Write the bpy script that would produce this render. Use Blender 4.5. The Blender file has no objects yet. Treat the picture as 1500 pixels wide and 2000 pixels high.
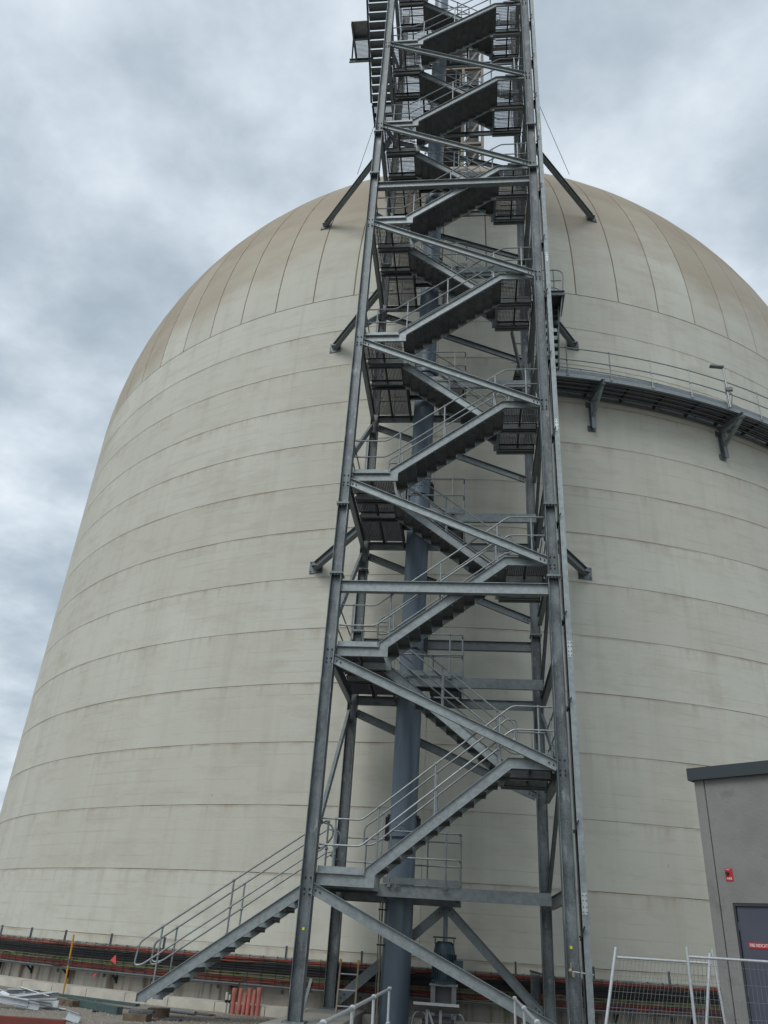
import bpy, math, random
from mathutils import Vector, Matrix
R = math.radians
random.seed(7)
sc = bpy.context.scene
col = sc.collection

# ------------------------------------------------------------------ camera
F, PIT, ROLL, YAW = 1527.73, 0.502033, 0.0662946, -0.1253925
CAM = Vector((2.9016, -15.5228, 1.5138))
fw = Vector((math.sin(YAW)*math.cos(PIT), math.cos(YAW)*math.cos(PIT), math.sin(PIT)))
rt = Vector((math.cos(YAW), -math.sin(YAW), 0)); up = rt.cross(fw)
r_ = rt*math.cos(ROLL)+up*math.sin(ROLL); u_ = -rt*math.sin(ROLL)+up*math.cos(ROLL)
cam = bpy.data.cameras.new('camera'); co = bpy.data.objects.new('camera', cam); col.objects.link(co)
m = Matrix((r_, u_, -fw)).transposed().to_4x4(); m.translation = CAM
co.matrix_world = m
cam.sensor_fit = 'HORIZONTAL'; cam.sensor_width = 36; cam.lens = F/1500*36
cam.clip_start = .05; cam.clip_end = 3000
sc.camera = co

# ------------------------------------------------------------------ world: overcast sky
SUN_EL, SUN_AZ = R(48), R(205)          # sun veiled by cloud, behind the camera and to its left
w = bpy.data.worlds.new('World'); sc.world = w; w.use_nodes = True
nt = w.node_tree; nt.nodes.clear()
def N(t, **k):
    n = nt.nodes.new(t)
    for a, b in k.items(): setattr(n, a, b)
    return n
L = lambda a, b: nt.links.new(a, b)
out = N('ShaderNodeOutputWorld'); bg = N('ShaderNodeBackground'); bg2 = N('ShaderNodeBackground')
sky = N('ShaderNodeTexSky'); sky.sky_type = 'NISHITA'; sky.sun_disc = False
sky.sun_elevation = SUN_EL; sky.sun_rotation = SUN_AZ; sky.air_density = 1.3; sky.dust_density = 2.5
bg.inputs['Strength'].default_value = .08
L(sky.outputs[0], bg.inputs[0])
tc = N('ShaderNodeTexCoord'); sep = N('ShaderNodeSeparateXYZ'); L(tc.outputs['Generated'], sep.inputs[0])
za = N('ShaderNodeMath', operation='MAXIMUM'); za.inputs[1].default_value = 0; L(sep.outputs[2], za.inputs[0])
zb = N('ShaderNodeMath', operation='ADD'); zb.inputs[1].default_value = .22; L(za.outputs[0], zb.inputs[0])
dv = N('ShaderNodeVectorMath', operation='DIVIDE'); cb = N('ShaderNodeCombineXYZ')
L(tc.outputs['Generated'], dv.inputs[0])
for i in range(3): L(zb.outputs[0], cb.inputs[i])
L(cb.outputs[0], dv.inputs[1])
mp = N('ShaderNodeMapping'); mp.inputs['Scale'].default_value = (1, 1, 0); mp.inputs['Location'].default_value = (3.1, 1.7, 0)
L(dv.outputs[0], mp.inputs[0])
n1 = N('ShaderNodeTexNoise'); n1.inputs['Scale'].default_value = 4.0; n1.inputs['Detail'].default_value = 9
n1.inputs['Roughness'].default_value = .56; n1.inputs['Distortion'].default_value = 0
n2 = N('ShaderNodeTexNoise'); n2.inputs['Scale'].default_value = 1.0; n2.inputs['Detail'].default_value = 3
L(mp.outputs[0], n1.inputs[0]); L(mp.outputs[0], n2.inputs[0])
mx = N('ShaderNodeMath', operation='MULTIPLY_ADD'); mx.inputs[1].default_value = .38
L(n2.outputs[0], mx.inputs[0]); 
m3 = N('ShaderNodeMath', operation='MULTIPLY'); m3.inputs[1].default_value = .66; L(n1.outputs[0], m3.inputs[0]); L(m3.outputs[0], mx.inputs[2])
cr = N('ShaderNodeValToRGB'); e = cr.color_ramp
e.elements[0].position = .38; e.elements[0].color = (.37, .44, .505, 1)
e.elements[1].position = .72; e.elements[1].color = (.92, .96, 1.0, 1)
x = e.elements.new(.46); x.color = (.45, .525, .59, 1)
x = e.elements.new(.54); x.color = (.57, .645, .71, 1)
x = e.elements.new(.60); x.color = (.66, .73, .79, 1)
L(mx.outputs[0], cr.inputs[0]); L(cr.outputs[0], bg2.inputs[0]); bg2.inputs[1].default_value = 1.0
ms = N('ShaderNodeMixShader'); ms.inputs[0].default_value = .86
L(bg.outputs[0], ms.inputs[1]); L(bg2.outputs[0], ms.inputs[2]); L(ms.outputs[0], out.inputs[0])

sl = bpy.data.lights.new('sun', 'SUN'); sl.energy = 1.25; sl.angle = R(30); sl.color = (1, .975, .93)
so = bpy.data.objects.new('sun', sl); col.objects.link(so)
sd = Vector((math.sin(SUN_AZ)*math.cos(SUN_EL), math.cos(SUN_AZ)*math.cos(SUN_EL), math.sin(SUN_EL)))
so.rotation_euler = sd.to_track_quat('Z', 'Y').to_euler(); so.location = (0, -10, 60)

sc.view_settings.view_transform = 'Standard'; sc.view_settings.look = 'None'
sc.view_settings.exposure = .30; sc.view_settings.gamma = 1

# ------------------------------------------------------------------ helpers
WL = {}
class MB:
    def __init__(s): s.v = []; s.f = []
    def add(s, vs, fs):
        o = len(s.v); s.v += [Vector(p) for p in vs]; s.f += [tuple(i+o for i in f) for f in fs]; return s
    def box(s, x0, x1, y0, y1, z0, z1, M=None):
        p = [Vector((x, y, z)) for x in (x0, x1) for y in (y0, y1) for z in (z0, z1)]
        if M: p = [M @ q for q in p]
        return s.add(p, [(0, 1, 3, 2), (4, 6, 7, 5), (0, 4, 5, 1), (2, 3, 7, 6), (0, 2, 6, 4), (1, 5, 7, 3)])
    def prism(s, prof, p0, p1, upv=(0, 0, 1)):
        """profile (a,b): a along side vector, b along up"""
        p0 = Vector(p0); p1 = Vector(p1); d = (p1-p0).normalized(); upv = Vector(upv)
        u = (upv-d*upv.dot(d)).normalized(); sd = d.cross(u)
        n = len(prof)
        vs = [p0+sd*a+u*b for a, b in prof]+[p1+sd*a+u*b for a, b in prof]
        fs = [(i, (i+1) % n, n+(i+1) % n, n+i) for i in range(n)]+[tuple(range(n-1, -1, -1)), tuple(range(n, 2*n))]
        return s.add(vs, fs)
    def sweep(s, pts, prof, side=Vector((0, 1, 0))):
        """profile swept along a polyline lying in a plane whose normal is side, mitred; prof (n, t)"""
        pts = [Vector(p) for p in pts]; n = len(prof); rings = []
        for i, p in enumerate(pts):
            ds = []
            if i > 0: ds.append((p-pts[i-1]).normalized())
            if i < len(pts)-1: ds.append((pts[i+1]-p).normalized())
            ns = [side.cross(d)*-1 for d in ds]
            if len(ns) == 2:
                mm = (ns[0]+ns[1]).normalized(); mm = mm/max(.3, mm.dot(ns[0]))
            else: mm = ns[0]
            rings.append([p+mm*a+side*b for a, b in prof])
        vs = sum(rings, []); fs = []
        for k in range(len(pts)-1):
            for i in range(n):
                j = (i+1) % n; fs.append((k*n+i, k*n+j, (k+1)*n+j, (k+1)*n+i))
        fs += [tuple(range(n-1, -1, -1)), tuple(range((len(pts)-1)*n, len(pts)*n))]
        return s.add(vs, fs)
    def tube(s, pts, r, n=8, closed=False):
        pts = [Vector(p) for p in pts]; rings = []; k = len(pts)
        prev = None
        for i, p in enumerate(pts):
            a = pts[(i-1) % k] if (i > 0 or closed) else p
            b = pts[(i+1) % k] if (i < k-1 or closed) else p
            d = (b-a)
            if d.length < 1e-9: d = Vector((0, 0, 1))
            d.normalize()
            if prev is None:
                q = Vector((0, 0, 1)) if abs(d.z) < .9 else Vector((1, 0, 0))
            else: q = prev
            u = (q-d*q.dot(d)).normalized(); prev = u; v = d.cross(u)
            rr = r[i] if isinstance(r, (list, tuple)) else r
            rings.append([p+(u*math.cos(2*math.pi*j/n)+v*math.sin(2*math.pi*j/n))*rr for j in range(n)])
        vs = sum(rings, []); fs = []
        for i in range(k if closed else k-1):
            ii = (i+1) % k
            for j in range(n):
                jj = (j+1) % n; fs.append((i*n+j, i*n+jj, ii*n+jj, ii*n+j))
        if not closed: fs += [tuple(range(n-1, -1, -1)), tuple(range((k-1)*n, k*n))]
        return s.add(vs, fs)
    def ball(s, c, r, n=10, m=6, sz=1):
        c = Vector(c)
        vs = [c+Vector((0, 0, r*sz))]; fs = []
        for i in range(1, m):
            a = math.pi*i/m
            for j in range(n):
                b = 2*math.pi*j/n; vs.append(c+Vector((r*math.sin(a)*math.cos(b), r*math.sin(a)*math.sin(b), r*sz*math.cos(a))))
        vs.append(c-Vector((0, 0, r*sz)))
        for j in range(n): fs.append((0, 1+j, 1+(j+1) % n))
        for i in range(m-2):
            for j in range(n):
                a = 1+i*n+j; b = 1+i*n+(j+1) % n; fs.append((a, a+n, b+n, b))
        l = len(vs)-1; o = 1+(m-2)*n
        for j in range(n): fs.append((l, o+(j+1) % n, o+j))
        return s.add(vs, fs)
def link(o, parent, wloc):
    col.objects.link(o)
    if parent is not None:
        o.parent = parent; o.location = wloc-WL[parent.name]
    else: o.location = wloc
    WL[o.name] = wloc.copy()
    return o
def obj(name, mb, mat, parent=None, smooth=False, origin=None, bevel=0, stuff=False):
    if origin is None:
        xs = [v.x for v in mb.v]; ys = [v.y for v in mb.v]; zs = [v.z for v in mb.v]
        origin = Vector(((min(xs)+max(xs))/2, (min(ys)+max(ys))/2, min(zs) if parent is None else (min(zs)+max(zs))/2))
    me = bpy.data.meshes.new(name); me.from_pydata([v-origin for v in mb.v], [], mb.f)
    me.materials.append(mat)
    if smooth:
        for p in me.polygons: p.use_smooth = True
        try: me.set_sharp_from_angle(angle=R(40))
        except Exception: pass
    me.update()
    o = bpy.data.objects.new(name, me); link(o, parent, Vector(origin))
    if bevel:
        b = o.modifiers.new('bevel', 'BEVEL'); b.width = bevel; b.segments = 2; b.limit_method = 'ANGLE'
    if stuff: o['kind'] = 'stuff'
    return o
def inst(name, me, parent, loc):
    o = bpy.data.objects.new(name, me); return link(o, parent, Vector(loc))
def tag(o, label, cat, group=None):
    o['label'] = label; o['category'] = cat
    if group: o['group'] = group
    return o
def thing(name, label, cat, loc, group=None):
    o = bpy.data.objects.new(name, None); o.empty_display_size = .3
    link(o, None, Vector(loc)); return tag(o, label, cat, group)
def struct(o): o['kind'] = 'structure'; return o
def textobj(name, s, size, mat, parent, loc, xdir, nrm, align='CENTER', sx=1.0):
    cu = bpy.data.curves.new(name, 'FONT'); cu.body = s; cu.size = size; cu.align_x = align; cu.align_y = 'CENTER'; cu.extrude = .0006
    cu.resolution_u = 3
    t = bpy.data.objects.new(name+'_t', cu); col.objects.link(t)
    dg = bpy.context.evaluated_depsgraph_get(); me = bpy.data.meshes.new_from_object(t.evaluated_get(dg))
    bpy.data.objects.remove(t)
    xd = Vector(xdir).normalized(); nn = Vector(nrm).normalized(); yd = nn.cross(xd)
    for v in me.vertices:
        c = v.co.copy(); v.co = xd*c.x*sx+yd*c.y+nn*c.z
    me.materials.clear(); me.materials.append(mat)
    o = bpy.data.objects.new(name, me); return link(o, parent, Vector(loc))

# ------------------------------------------------------------------ materials
def mat(name, color, rough=.6, metal=0., c2=None, scale=3., detail=6, lo=.35, hi=.65, bump=0., bscale=40., stretch=(1, 1, 1), c3=None, s3=1., lo3=.5, hi3=.7, rvar=0, dark=None):
    mt = bpy.data.materials.new(name); mt.use_nodes = True
    t = mt.node_tree; b = t.nodes['Principled BSDF']
    b.inputs['Base Color'].default_value = (*color, 1); b.inputs['Roughness'].default_value = rough; b.inputs['Metallic'].default_value = metal
    g = t.nodes.new('ShaderNodeNewGeometry'); mp = t.nodes.new('ShaderNodeMapping'); mp.inputs['Scale'].default_value = stretch
    t.links.new(g.outputs['Position'], mp.inputs[0])
    def noise(sc_, d=detail):
        n = t.nodes.new('ShaderNodeTexNoise'); n.inputs['Scale'].default_value = sc_; n.inputs['Detail'].default_value = d
        n.inputs['Roughness'].default_value = .6; t.links.new(mp.outputs[0], n.inputs[0]); return n
    cur = None
    def mixin(fac, ca, cb_):
        mm = t.nodes.new('ShaderNodeMix'); mm.data_type = 'RGBA'
        t.links.new(fac, mm.inputs['Factor'])
        for sck, val in ((mm.inputs['A'], ca), (mm.inputs['B'], cb_)):
            if isinstance(val, tuple): sck.default_value = (*val, 1)
            else: t.links.new(val, sck)
        return mm.outputs['Result']
    def ramp(src, a, b_):
        r = t.nodes.new('ShaderNodeMapRange'); r.inputs[1].default_value = a; r.inputs[2].default_value = b_
        t.links.new(src, r.inputs[0]); return r.outputs[0]
    if c2:
        n = noise(scale); cur = mixin(ramp(n.outputs[0], lo, hi), color, c2)
        if c3: cur = mixin(ramp(noise(s3).outputs[0], lo3, hi3), cur, c3)
        if metal > .22:
            oi = t.nodes.new('ShaderNodeObjectInfo'); hv = t.nodes.new('ShaderNodeHueSaturation')
            vr = t.nodes.new('ShaderNodeMapRange'); vr.inputs[3].default_value = .80; vr.inputs[4].default_value = 1.18
            t.links.new(oi.outputs['Random'], vr.inputs[0]); t.links.new(vr.outputs[0], hv.inputs['Value']); t.links.new(cur, hv.inputs['Color']); cur = hv.outputs[0]
            vo = t.nodes.new('ShaderNodeTexVoronoi'); vo.inputs['Scale'].default_value = 40; t.links.new(g.outputs['Position'], vo.inputs['Vector'])
            bw = t.nodes.new('ShaderNodeSeparateColor'); t.links.new(vo.outputs['Color'], bw.inputs[0])
            f_ = ramp(bw.outputs[0], .0, 9.0); cur = mixin(f_, cur, (.5, .52, .53))
        t.links.new(cur, b.inputs['Base Color'])
        if rvar:
            rr = t.nodes.new('ShaderNodeMapRange'); rr.inputs[1].default_value = .3; rr.inputs[2].default_value = .7
            rr.inputs[3].default_value = rough-rvar; rr.inputs[4].default_value = rough+rvar
            t.links.new(n.outputs[0], rr.inputs[0]); t.links.new(rr.outputs[0], b.inputs['Roughness'])
    if bump:
        nb = noise(bscale, 4); bm = t.nodes.new('ShaderNodeBump'); bm.inputs['Strength'].default_value = bump; bm.inputs['Distance'].default_value = .02
        t.links.new(nb.outputs[0], bm.inputs['Height']); t.links.new(bm.outputs[0], b.inputs['Normal'])
    mt['x'] = 0
    return mt
GALV = mat('galvanised_steel', (.105, .13, .138), .5, .3, (.18, .21, .218), 7, lo=.3, hi=.7, bump=.15, bscale=60, c3=(.12, .14, .15), s3=1.3, lo3=.55, hi3=.75, rvar=.1)
GALVB = mat('weathered_galvanised_steel', (.16, .19, .20), .48, .3, (.26, .30, .31), 9, lo=.3, hi=.7, bump=.15, bscale=60, c3=(.16, .18, .19), s3=2, lo3=.55, hi3=.75)
COLM = mat('dull_galvanised_column', (.06, .073, .081), .5, .3, (.145, .172, .182), 1.5, lo=.42, hi=.62, stretch=(2, 2, .8), bump=.1, bscale=50, c3=(.27, .29, .30), s3=3.2, lo3=.56, hi3=.74, rvar=.1)
RAIL = mat('galvanised_tube', (.17, .195, .205), .45, .4, (.25, .28, .29), 12, lo=.3, hi=.7)
RAILN = mat('bright_galvanised_tube', (.40, .43, .45), .4, .4, (.52, .55, .57), 25, lo=.3, hi=.7, bump=.08, bscale=90)
GRAT = mat('grating_steel', (.032, .036, .04), .6, .2, (.055, .06, .066), 6)
TREAD = mat('tread_plate', (.085, .095, .10), .6, .25, (.14, .15, .155), 5, bump=.1)
BOLT = mat('bolt_steel', (.02, .024, .028), .6, .3)
PIPE = mat('blue_grey_paint', (.095, .13, .168), .38, .1, (.125, .165, .205), 1.2, lo=.3, hi=.7, stretch=(3, 3, .35), c3=(.075, .10, .14), s3=3, lo3=.58, hi3=.8)
BLACK = mat('black_rubber', (.012, .012, .013), .6)
ORANGE = mat('orange_cable', (.24, .042, .02), .6, 0, (.14, .028, .015), 2)
REDC = mat('red_cable', (.17, .028, .02), .6, 0, (.12, .03, .02), 2)
YELC = mat('yellow_green_cable', (.17, .18, .08), .6)
GREENC = mat('green_cable', (.09, .14, .07), .6)
BLUEC = mat('blue_cable', (.02, .06, .22), .6)
CONC = mat('concrete', (.23, .225, .20), .9, 0, (.30, .29, .26), 2.2, bump=.3, bscale=30, c3=(.12, .115, .10), s3=1.2, lo3=.56, hi3=.75)
STEM = mat('stained_concrete', (.24, .23, .20), .9, 0, (.30, .285, .25), 1.6, bump=.2, bscale=25, stretch=(2.6, 2.6, .22), c3=(.075, .055, .035), s3=1.5, lo3=.50, hi3=.64)
KERB = mat('pale_kerb_concrete', (.42, .40, .34), .9, 0, (.52, .50, .44), 3, bump=.2, bscale=30, c3=(.28, .22, .15), s3=2.5, lo3=.6, hi3=.78)
BLDG = mat('grey_precast', (.17, .173, .168), .85, 0, (.24, .24, .23), 1.3, detail=13, lo=.3, hi=.7, bump=.25, bscale=25, c3=(.12, .12, .113), s3=2.6, lo3=.56, hi3=.78)
FASC = mat('charcoal_fascia', (.035, .045, .052), .45, .2)
DOOR = mat('slate_door_paint', (.055, .06, .085), .45, 0, (.065, .07, .095), 2)
RED = mat('red_sign', (.42, .012, .02), .5)
WHITE = mat('white_print', (.75, .75, .75), .6)
YEL = mat('yellow_plastic', (.50, .24, .02), .5)
YELS = mat('yellow_sticker', (.75, .72, .03), .5)
FLAG = mat('red_flag_plastic', (.72, .07, .08), .6)
GRAV = mat('gravel', (.17, .15, .125), .95, 0, (.27, .245, .21), 14, detail=10, bump=.8, bscale=45, c3=(.10, .09, .075), s3=.8, lo3=.5, hi3=.75)
TEAL = mat('teal_treated_timber', (.04, .075, .075), .8, 0, (.065, .105, .10), 4, stretch=(1, 4, 4), bump=.3)
TIMB = mat('weathered_timber', (.10, .075, .05), .85, 0, (.17, .13, .09), 5, bump=.3, c3=(.04, .03, .02), s3=6)
BPIPE = mat('terracotta_plastic_pipe', (.42, .125, .10), .5, 0, (.52, .21, .17), 5, lo=.4, hi=.7)
WPIPE = mat('white_plastic_pipe', (.50, .50, .46), .5)
MOTOR = mat('teal_motor_paint', (.014, .036, .046), .45, .1, (.022, .052, .064), 4)
GREYP = mat('grey_painted_steel', (.14, .15, .16), .5, .1, (.18, .19, .20), 5)
BEIGE = mat('beige_painted_steel', (.19, .165, .125), .6, 0, (.14, .12, .09), 3)
LOUV = mat('dark_cladding', (.06, .065, .07), .7)
SEAL = mat('rusty_joint', (.26, .19, .13), .9, 0, (.46, .44, .38), .45, lo=.42, hi=.56, detail=10, stretch=(1, 1, 1.4), c3=(.12, .085, .06), s3=1.1, lo3=.58, hi3=.68)
SEALD = mat('dome_joint', (.23, .165, .11), .9, 0, (.23, .18, .13), .8, lo=.3, hi=.8)
SHEET = mat('grey_sheet', (.10, .115, .125), .5, .3)
OLIVE = mat('ladder_fibreglass', (.27, .25, .18), .6, 0, (.20, .18, .13), 8)

def silo_mat():
    mt = bpy.data.materials.new('pale_silo_render'); mt.use_nodes = True; t = mt.node_tree; b = t.nodes['Principled BSDF']
    b.inputs['Roughness'].default_value = .85
    g = t.nodes.new('ShaderNodeNewGeometry')
    def nz(s, scale, d=6, rough=.6):
        mp = t.nodes.new('ShaderNodeMapping'); mp.inputs['Scale'].default_value = s; t.links.new(g.outputs['Position'], mp.inputs[0])
        n = t.nodes.new('ShaderNodeTexNoise'); n.inputs['Scale'].default_value = scale; n.inputs['Detail'].default_value = d; n.inputs['Roughness'].default_value = rough
        t.links.new(mp.outputs[0], n.inputs[0]); return n.outputs[0]
    def mr(src, a, b_, c=0., d=1.):
        r = t.nodes.new('ShaderNodeMapRange'); r.inputs[1].default_value = a; r.inputs[2].default_value = b_; r.inputs[3].default_value = c; r.inputs[4].default_value = d
        t.links.new(src, r.inputs[0]); return r.outputs[0]
    def mul(a, b_):
        mm = t.nodes.new('ShaderNodeMath'); mm.operation = 'MULTIPLY'
        for i, q in enumerate((a, b_)):
            if isinstance(q, float): mm.inputs[i].default_value = q
            else: t.links.new(q, mm.inputs[i])
        return mm.outputs[0]
    def mth(op, a, b_=0.):
        mm = t.nodes.new('ShaderNodeMath'); mm.operation = op
        for i, q in enumerate((a, b_)):
            if isinstance(q, (float, int)): mm.inputs[i].default_value = q
            else: t.links.new(q, mm.inputs[i])
        return mm.outputs[0]
    def mix(f, a, b_):
        mm = t.nodes.new('ShaderNodeMix'); mm.data_type = 'RGBA'; t.links.new(f, mm.inputs['Factor'])
        for sck, val in ((mm.inputs['A'], a), (mm.inputs['B'], b_)):
            if isinstance(val, tuple): sck.default_value = (*val, 1)
            else: t.links.new(val, sck)
        return mm.outputs['Result']
    base = (.492, .495, .432)
    c = mix(mr(nz((1, 1, .35), .35, 8), .35, .65), base, (.54, .55, .485))
    oi = t.nodes.new('ShaderNodeObjectInfo'); rnd_ = oi.outputs['Random']
    c = mix(mul(rnd_, .30), c, (.40, .385, .325))
    c = mix(mul(mr(nz((1, 1, .06), 2.6, 6), .5, .75), .35), c, (.37, .355, .30))          # faint vertical runs
    c = mix(mul(mr(nz((.5, .5, 1.6), 1.1, 10, .7), .50, .70), .45), c, (.37, .34, .28))     # scuffs
    # faint lift lines between the main joints
    sp = t.nodes.new('ShaderNodeSeparateXYZ'); t.links.new(g.outputs['Position'], sp.inputs[0])
    z = sp.outputs[2]
    zz = mth('DIVIDE', mth('SUBTRACT', z, 2.84), .316)
    fr = mth('ABSOLUTE', mth('SUBTRACT', mth('FRACT', mth('ADD', zz, .5)), .5))
    ln = mr(fr, 0., .075, 1., 0.)
    wall = mr(z, 21.3, 21.8, 1., 0.)
    brk = mr(nz((1, 1, 3), .5, 7, .7), .46, .64)
    c = mix(mul(mul(mul(ln, wall), brk), .40), c, (.27, .25, .20))
    # grime just under main joints
    z5 = mth('DIVIDE', mth('SUBTRACT', z, 2.84), 1.58)
    f5 = mth('FRACT', z5)
    gr = mul(mul(mr(f5, .70, 1., 0., 1.), mr(nz((1, 1, .12), 2.4, 8, .7), .50, .72)), wall)
    c = mix(mul(gr, .65), c, (.29, .235, .165))
    edge = mul(mul(mr(mth('ABSOLUTE', mth('SUBTRACT', f5, .985)), 0., .035, 1., 0.), mr(nz((1, 1, 1), .7, 8, .7), .42, .6)), wall)
    c = mix(mul(edge, .6), c, (.26, .20, .14))
    c = mix(mul(mr(nz((1, 1, .8), 9., 3), .70, .76), .5), c, (.28, .25, .20))
    # dome dust: brown dirt settled high up with ragged edge, heavier towards the weather side
    xl = mr(sp.outputs[0], -6., -13., 0., 1.)
    dn = nz((.6, .6, 1.2), .28, 6)
    hh = mth('ADD', mth('ADD', mth('ADD', z, mul(xl, 4.2)), mul(mth('SUBTRACT', dn, .5), 9.)), mul(rnd_, 2.4))
    dust = mr(hh, 24.6, 27.6)
    c = mix(mul(dust, .74), c, (.325, .27, .20))
    dust2 = mr(hh, 29.0, 30.4)
    c = mix(mul(dust2, .42), c, (.24, .19, .135))
    t.links.new(c, b.inputs['Base Color'])
    bm = t.nodes.new('ShaderNodeBump'); bm.inputs['Strength'].default_value = .25; bm.inputs['Distance'].default_value = .05
    bh = mth('ADD', nz((1, 1, 2.2), .9, 7), mul(mul(ln, wall), -.05)); t.links.new(bh, bm.inputs['Height'])
    t.links.new(bm.outputs[0], b.inputs['Normal'])
    return mt
SILO = silo_mat()

# ------------------------------------------------------------------ ground
mb = MB(); mb.add([(-600, -600, 0), (600, -600, 0), (600, 600, 0), (-600, 600, 0)], [(0, 1, 2, 3)])
struct(obj('ground', mb, GRAV, origin=Vector((0, 0, 0))))

# ------------------------------------------------------------------ silo
TX, TY, TR = 2.044, 24.203, 19.42
ZS, RISE = 21.81, 19.15
def cyl(th, off, z): return Vector((TX+(TR+off)*math.cos(th), TY+(TR+off)*math.sin(th), z))
def bring(mb, th0, th1, r0, r1, z0, z1, n):
    """closed ring segment from radius offset r0 (inner) to r1 (outer)"""
    vs = []; fs = []
    for i in range(n+1):
        th = th0+(th1-th0)*i/n
        vs += [cyl(th, r0, z0), cyl(th, r1, z0), cyl(th, r1, z1), cyl(th, r0, z1)]
    for i in range(n):
        a = i*4; b = a+4
        for j in range(4):
            k = (j+1) % 4; fs.append((a+j, b+j, b+k, a+k))
    fs += [(0, 3, 2, 1), (n*4, n*4+1, n*4+2, n*4+3)]
    return mb.add(vs, [tuple(reversed(f)) for f in fs])
silo = thing('storage_silo', 'huge pale domed storage silo with banded walls and ribbed brown-stained top', 'silo', (TX, TY, 0))
JG = .009
zr = [.95, 1.27]+[2.84+1.58*k for k in range(13)]
zr[-1] = ZS
SEAM = -1.583
for k in range(len(zr)-1):
    for q in range(8):
        a0 = SEAM+q*math.pi/4; a1 = a0+math.pi/4
        mb = MB(); bring(mb, a0+.0003, a1-.0003, -.12, 0, zr[k]+JG, zr[k+1]-JG, 24)
        obj('wall_panel', mb, SILO, silo, smooth=True)
mb = MB(); bring(mb, SEAM, SEAM+2*math.pi, -.12, -.010, .9, ZS, 192)
obj('joint_sealant', mb, SEAL, silo, smooth=True)
NG = 77; DT = 2*math.pi/NG; T0 = -1.583+.0814685*.5
# gore joints line up with the ribs seen: th(k)=3.96764-2pi + k*.08147
T0 = 3.96764-2*math.pi
def dome(th, s, off=0):
    a = s*math.pi/2
    rr = (TR+off)*math.cos(a); z = ZS+(RISE+off)*math.sin(a)
    return Vector((TX+rr*math.cos(th), TY+rr*math.sin(th), z))
for q in range(NG):
    a0 = T0+q*DT; a1 = a0+DT; mb = MB(); vs = []; fs = []; NS = 26; NT = 3; g = .0012
    for i in range(NS+1):
        s = .0005+(.93)*i/NS
        gg = g/max(.3, math.cos(s*math.pi/2))
        for j in range(NT+1):
            th = a0+gg+(a1-a0-2*gg)*j/NT; vs.append(dome(th, s))
    for i in range(NS):
        for j in range(NT):
            p = i*(NT+1)+j; fs.append((p, p+1, p+NT+2, p+NT+1))
    # edges going in
    o = len(vs)
    for i in range(NS+1):
        s = .0005+(.93)*i/NS; gg = g/max(.3, math.cos(s*math.pi/2))
        vs += [dome(a0+gg, s, -.03), dome(a1-gg, s, -.03)]
    for i in range(NS):
        fs.append((i*(NT+1), (i+1)*(NT+1), o+2*i+2, o+2*i)); p = i*(NT+1)+NT
        fs.append((p+NT+1, p, o+2*i+1, o+2*i+3))
    fs.append((0, o, o+1, NT)) if False else None
    mb.add(vs, [f for f in fs if f])
    obj('dome_panel', mb, SILO, silo, smooth=True)
mb = MB(); vs = []; fs = []; NT = 154; NS = 26
for i in range(NS+1):
    s = .998*i/NS
    for j in range(NT): vs.append(dome(T0+2*math.pi*j/NT, s, -.018))
for i in range(NS):
    for j in range(NT):
        a = i*NT+j; b = i*NT+(j+1) % NT; fs.append((a, b, b+NT, a+NT))
mb.add(vs, fs); obj('dome_joint_sealant', mb, SEALD, silo, smooth=True)
mb = MB(); vs = []; fs = []
for i in range(5):
    s = .93+.0699*i/4
    for j in range(NG): vs.append(dome(T0+2*math.pi*j/NG, s, .03))
for i in range(4):
    for j in range(NG):
        a = i*NG+j; b = i*NG+(j+1) % NG; fs.append((a, b, b+NG, a+NG))
mb.add(vs, fs); obj('dome_cap', mb, SILO, silo, smooth=True)
mb = MB(); bring(mb, SEAM, SEAM+2*math.pi, -.5, .8, 0, 1.08, 160)
obj('base_plinth', mb, STEM, silo, smooth=True)
# rust marks of cast-in plates
kerb = thing('kerb', '', '', (TX, TY, 0)); del kerb['label']; del kerb['category']; struct(kerb)
n = 0; th = -2.25
while th < -.95:
    d = 1.2/21
    mb = MB(); bring(mb, th+.0004, th+d-.0004, .8, 1.32, 0, .175+random.uniform(-.004, .004), 3)
    obj('kerb_block', mb, KERB, kerb); th += d

# ------------------------------------------------------------------ cable rack around the base
rack = thing('cable_rack', 'long curved wire rack of orange and black cables around the silo foot', 'cable rack', (TX, TY-TR-1, 0))
A0, A1 = -2.45, -.95
def arc(off, z, a0=A0, a1=A1, n=70, wob=0, seed=0):
    rnd = random.Random(seed); pts = []; ph = rnd.uniform(0, 6)
    for i in range(n+1):
        th = a0+(a1-a0)*i/n
        pts.append(cyl(th, off+wob*.5*math.sin(i*.9+ph), z+wob*math.sin(i*.37+ph)+wob*.6*rnd.uniform(-1, 1)))
    return pts
def cable(name, off, z, r, m_, wob=.006, seed=0, n=110, a0=A0, a1=A1):
    mb = MB().tube(arc(off, z, a0, a1, n, wob, seed), r, 6); return obj(name, mb, m_, rack, smooth=True)
sd_ = 0
for off, z, r, m_ in [(1.00, 1.045, .012, ORANGE), (1.03, 1.02, .014, ORANGE), (.98, .995, .013, ORANGE), (1.02, 1.0, .012, REDC)]:
    cable('cable', off, z, r, m_, .006, sd_); sd_ += 1
for i in range(9):
    cable('cable', 1.02+.015*(i % 2), .965-.023*i, .0145, BLACK, .004, 20+i)
cable('cable', .98, .86, .03, BLACK, .005, 50); cable('cable', .98, .92, .03, BLACK, .005, 51)
cable('cable', 1.04, .745, .008, YELC, .004, 31)
cable('cable', 1.04, .70, .007, GREENC, .006, 32); cable('cable', 1.04, .685, .007, YELC, .006, 33)
cable('cable', 1.03, .625, .008, BLUEC, .01, 38, a0=-1.45)
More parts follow.
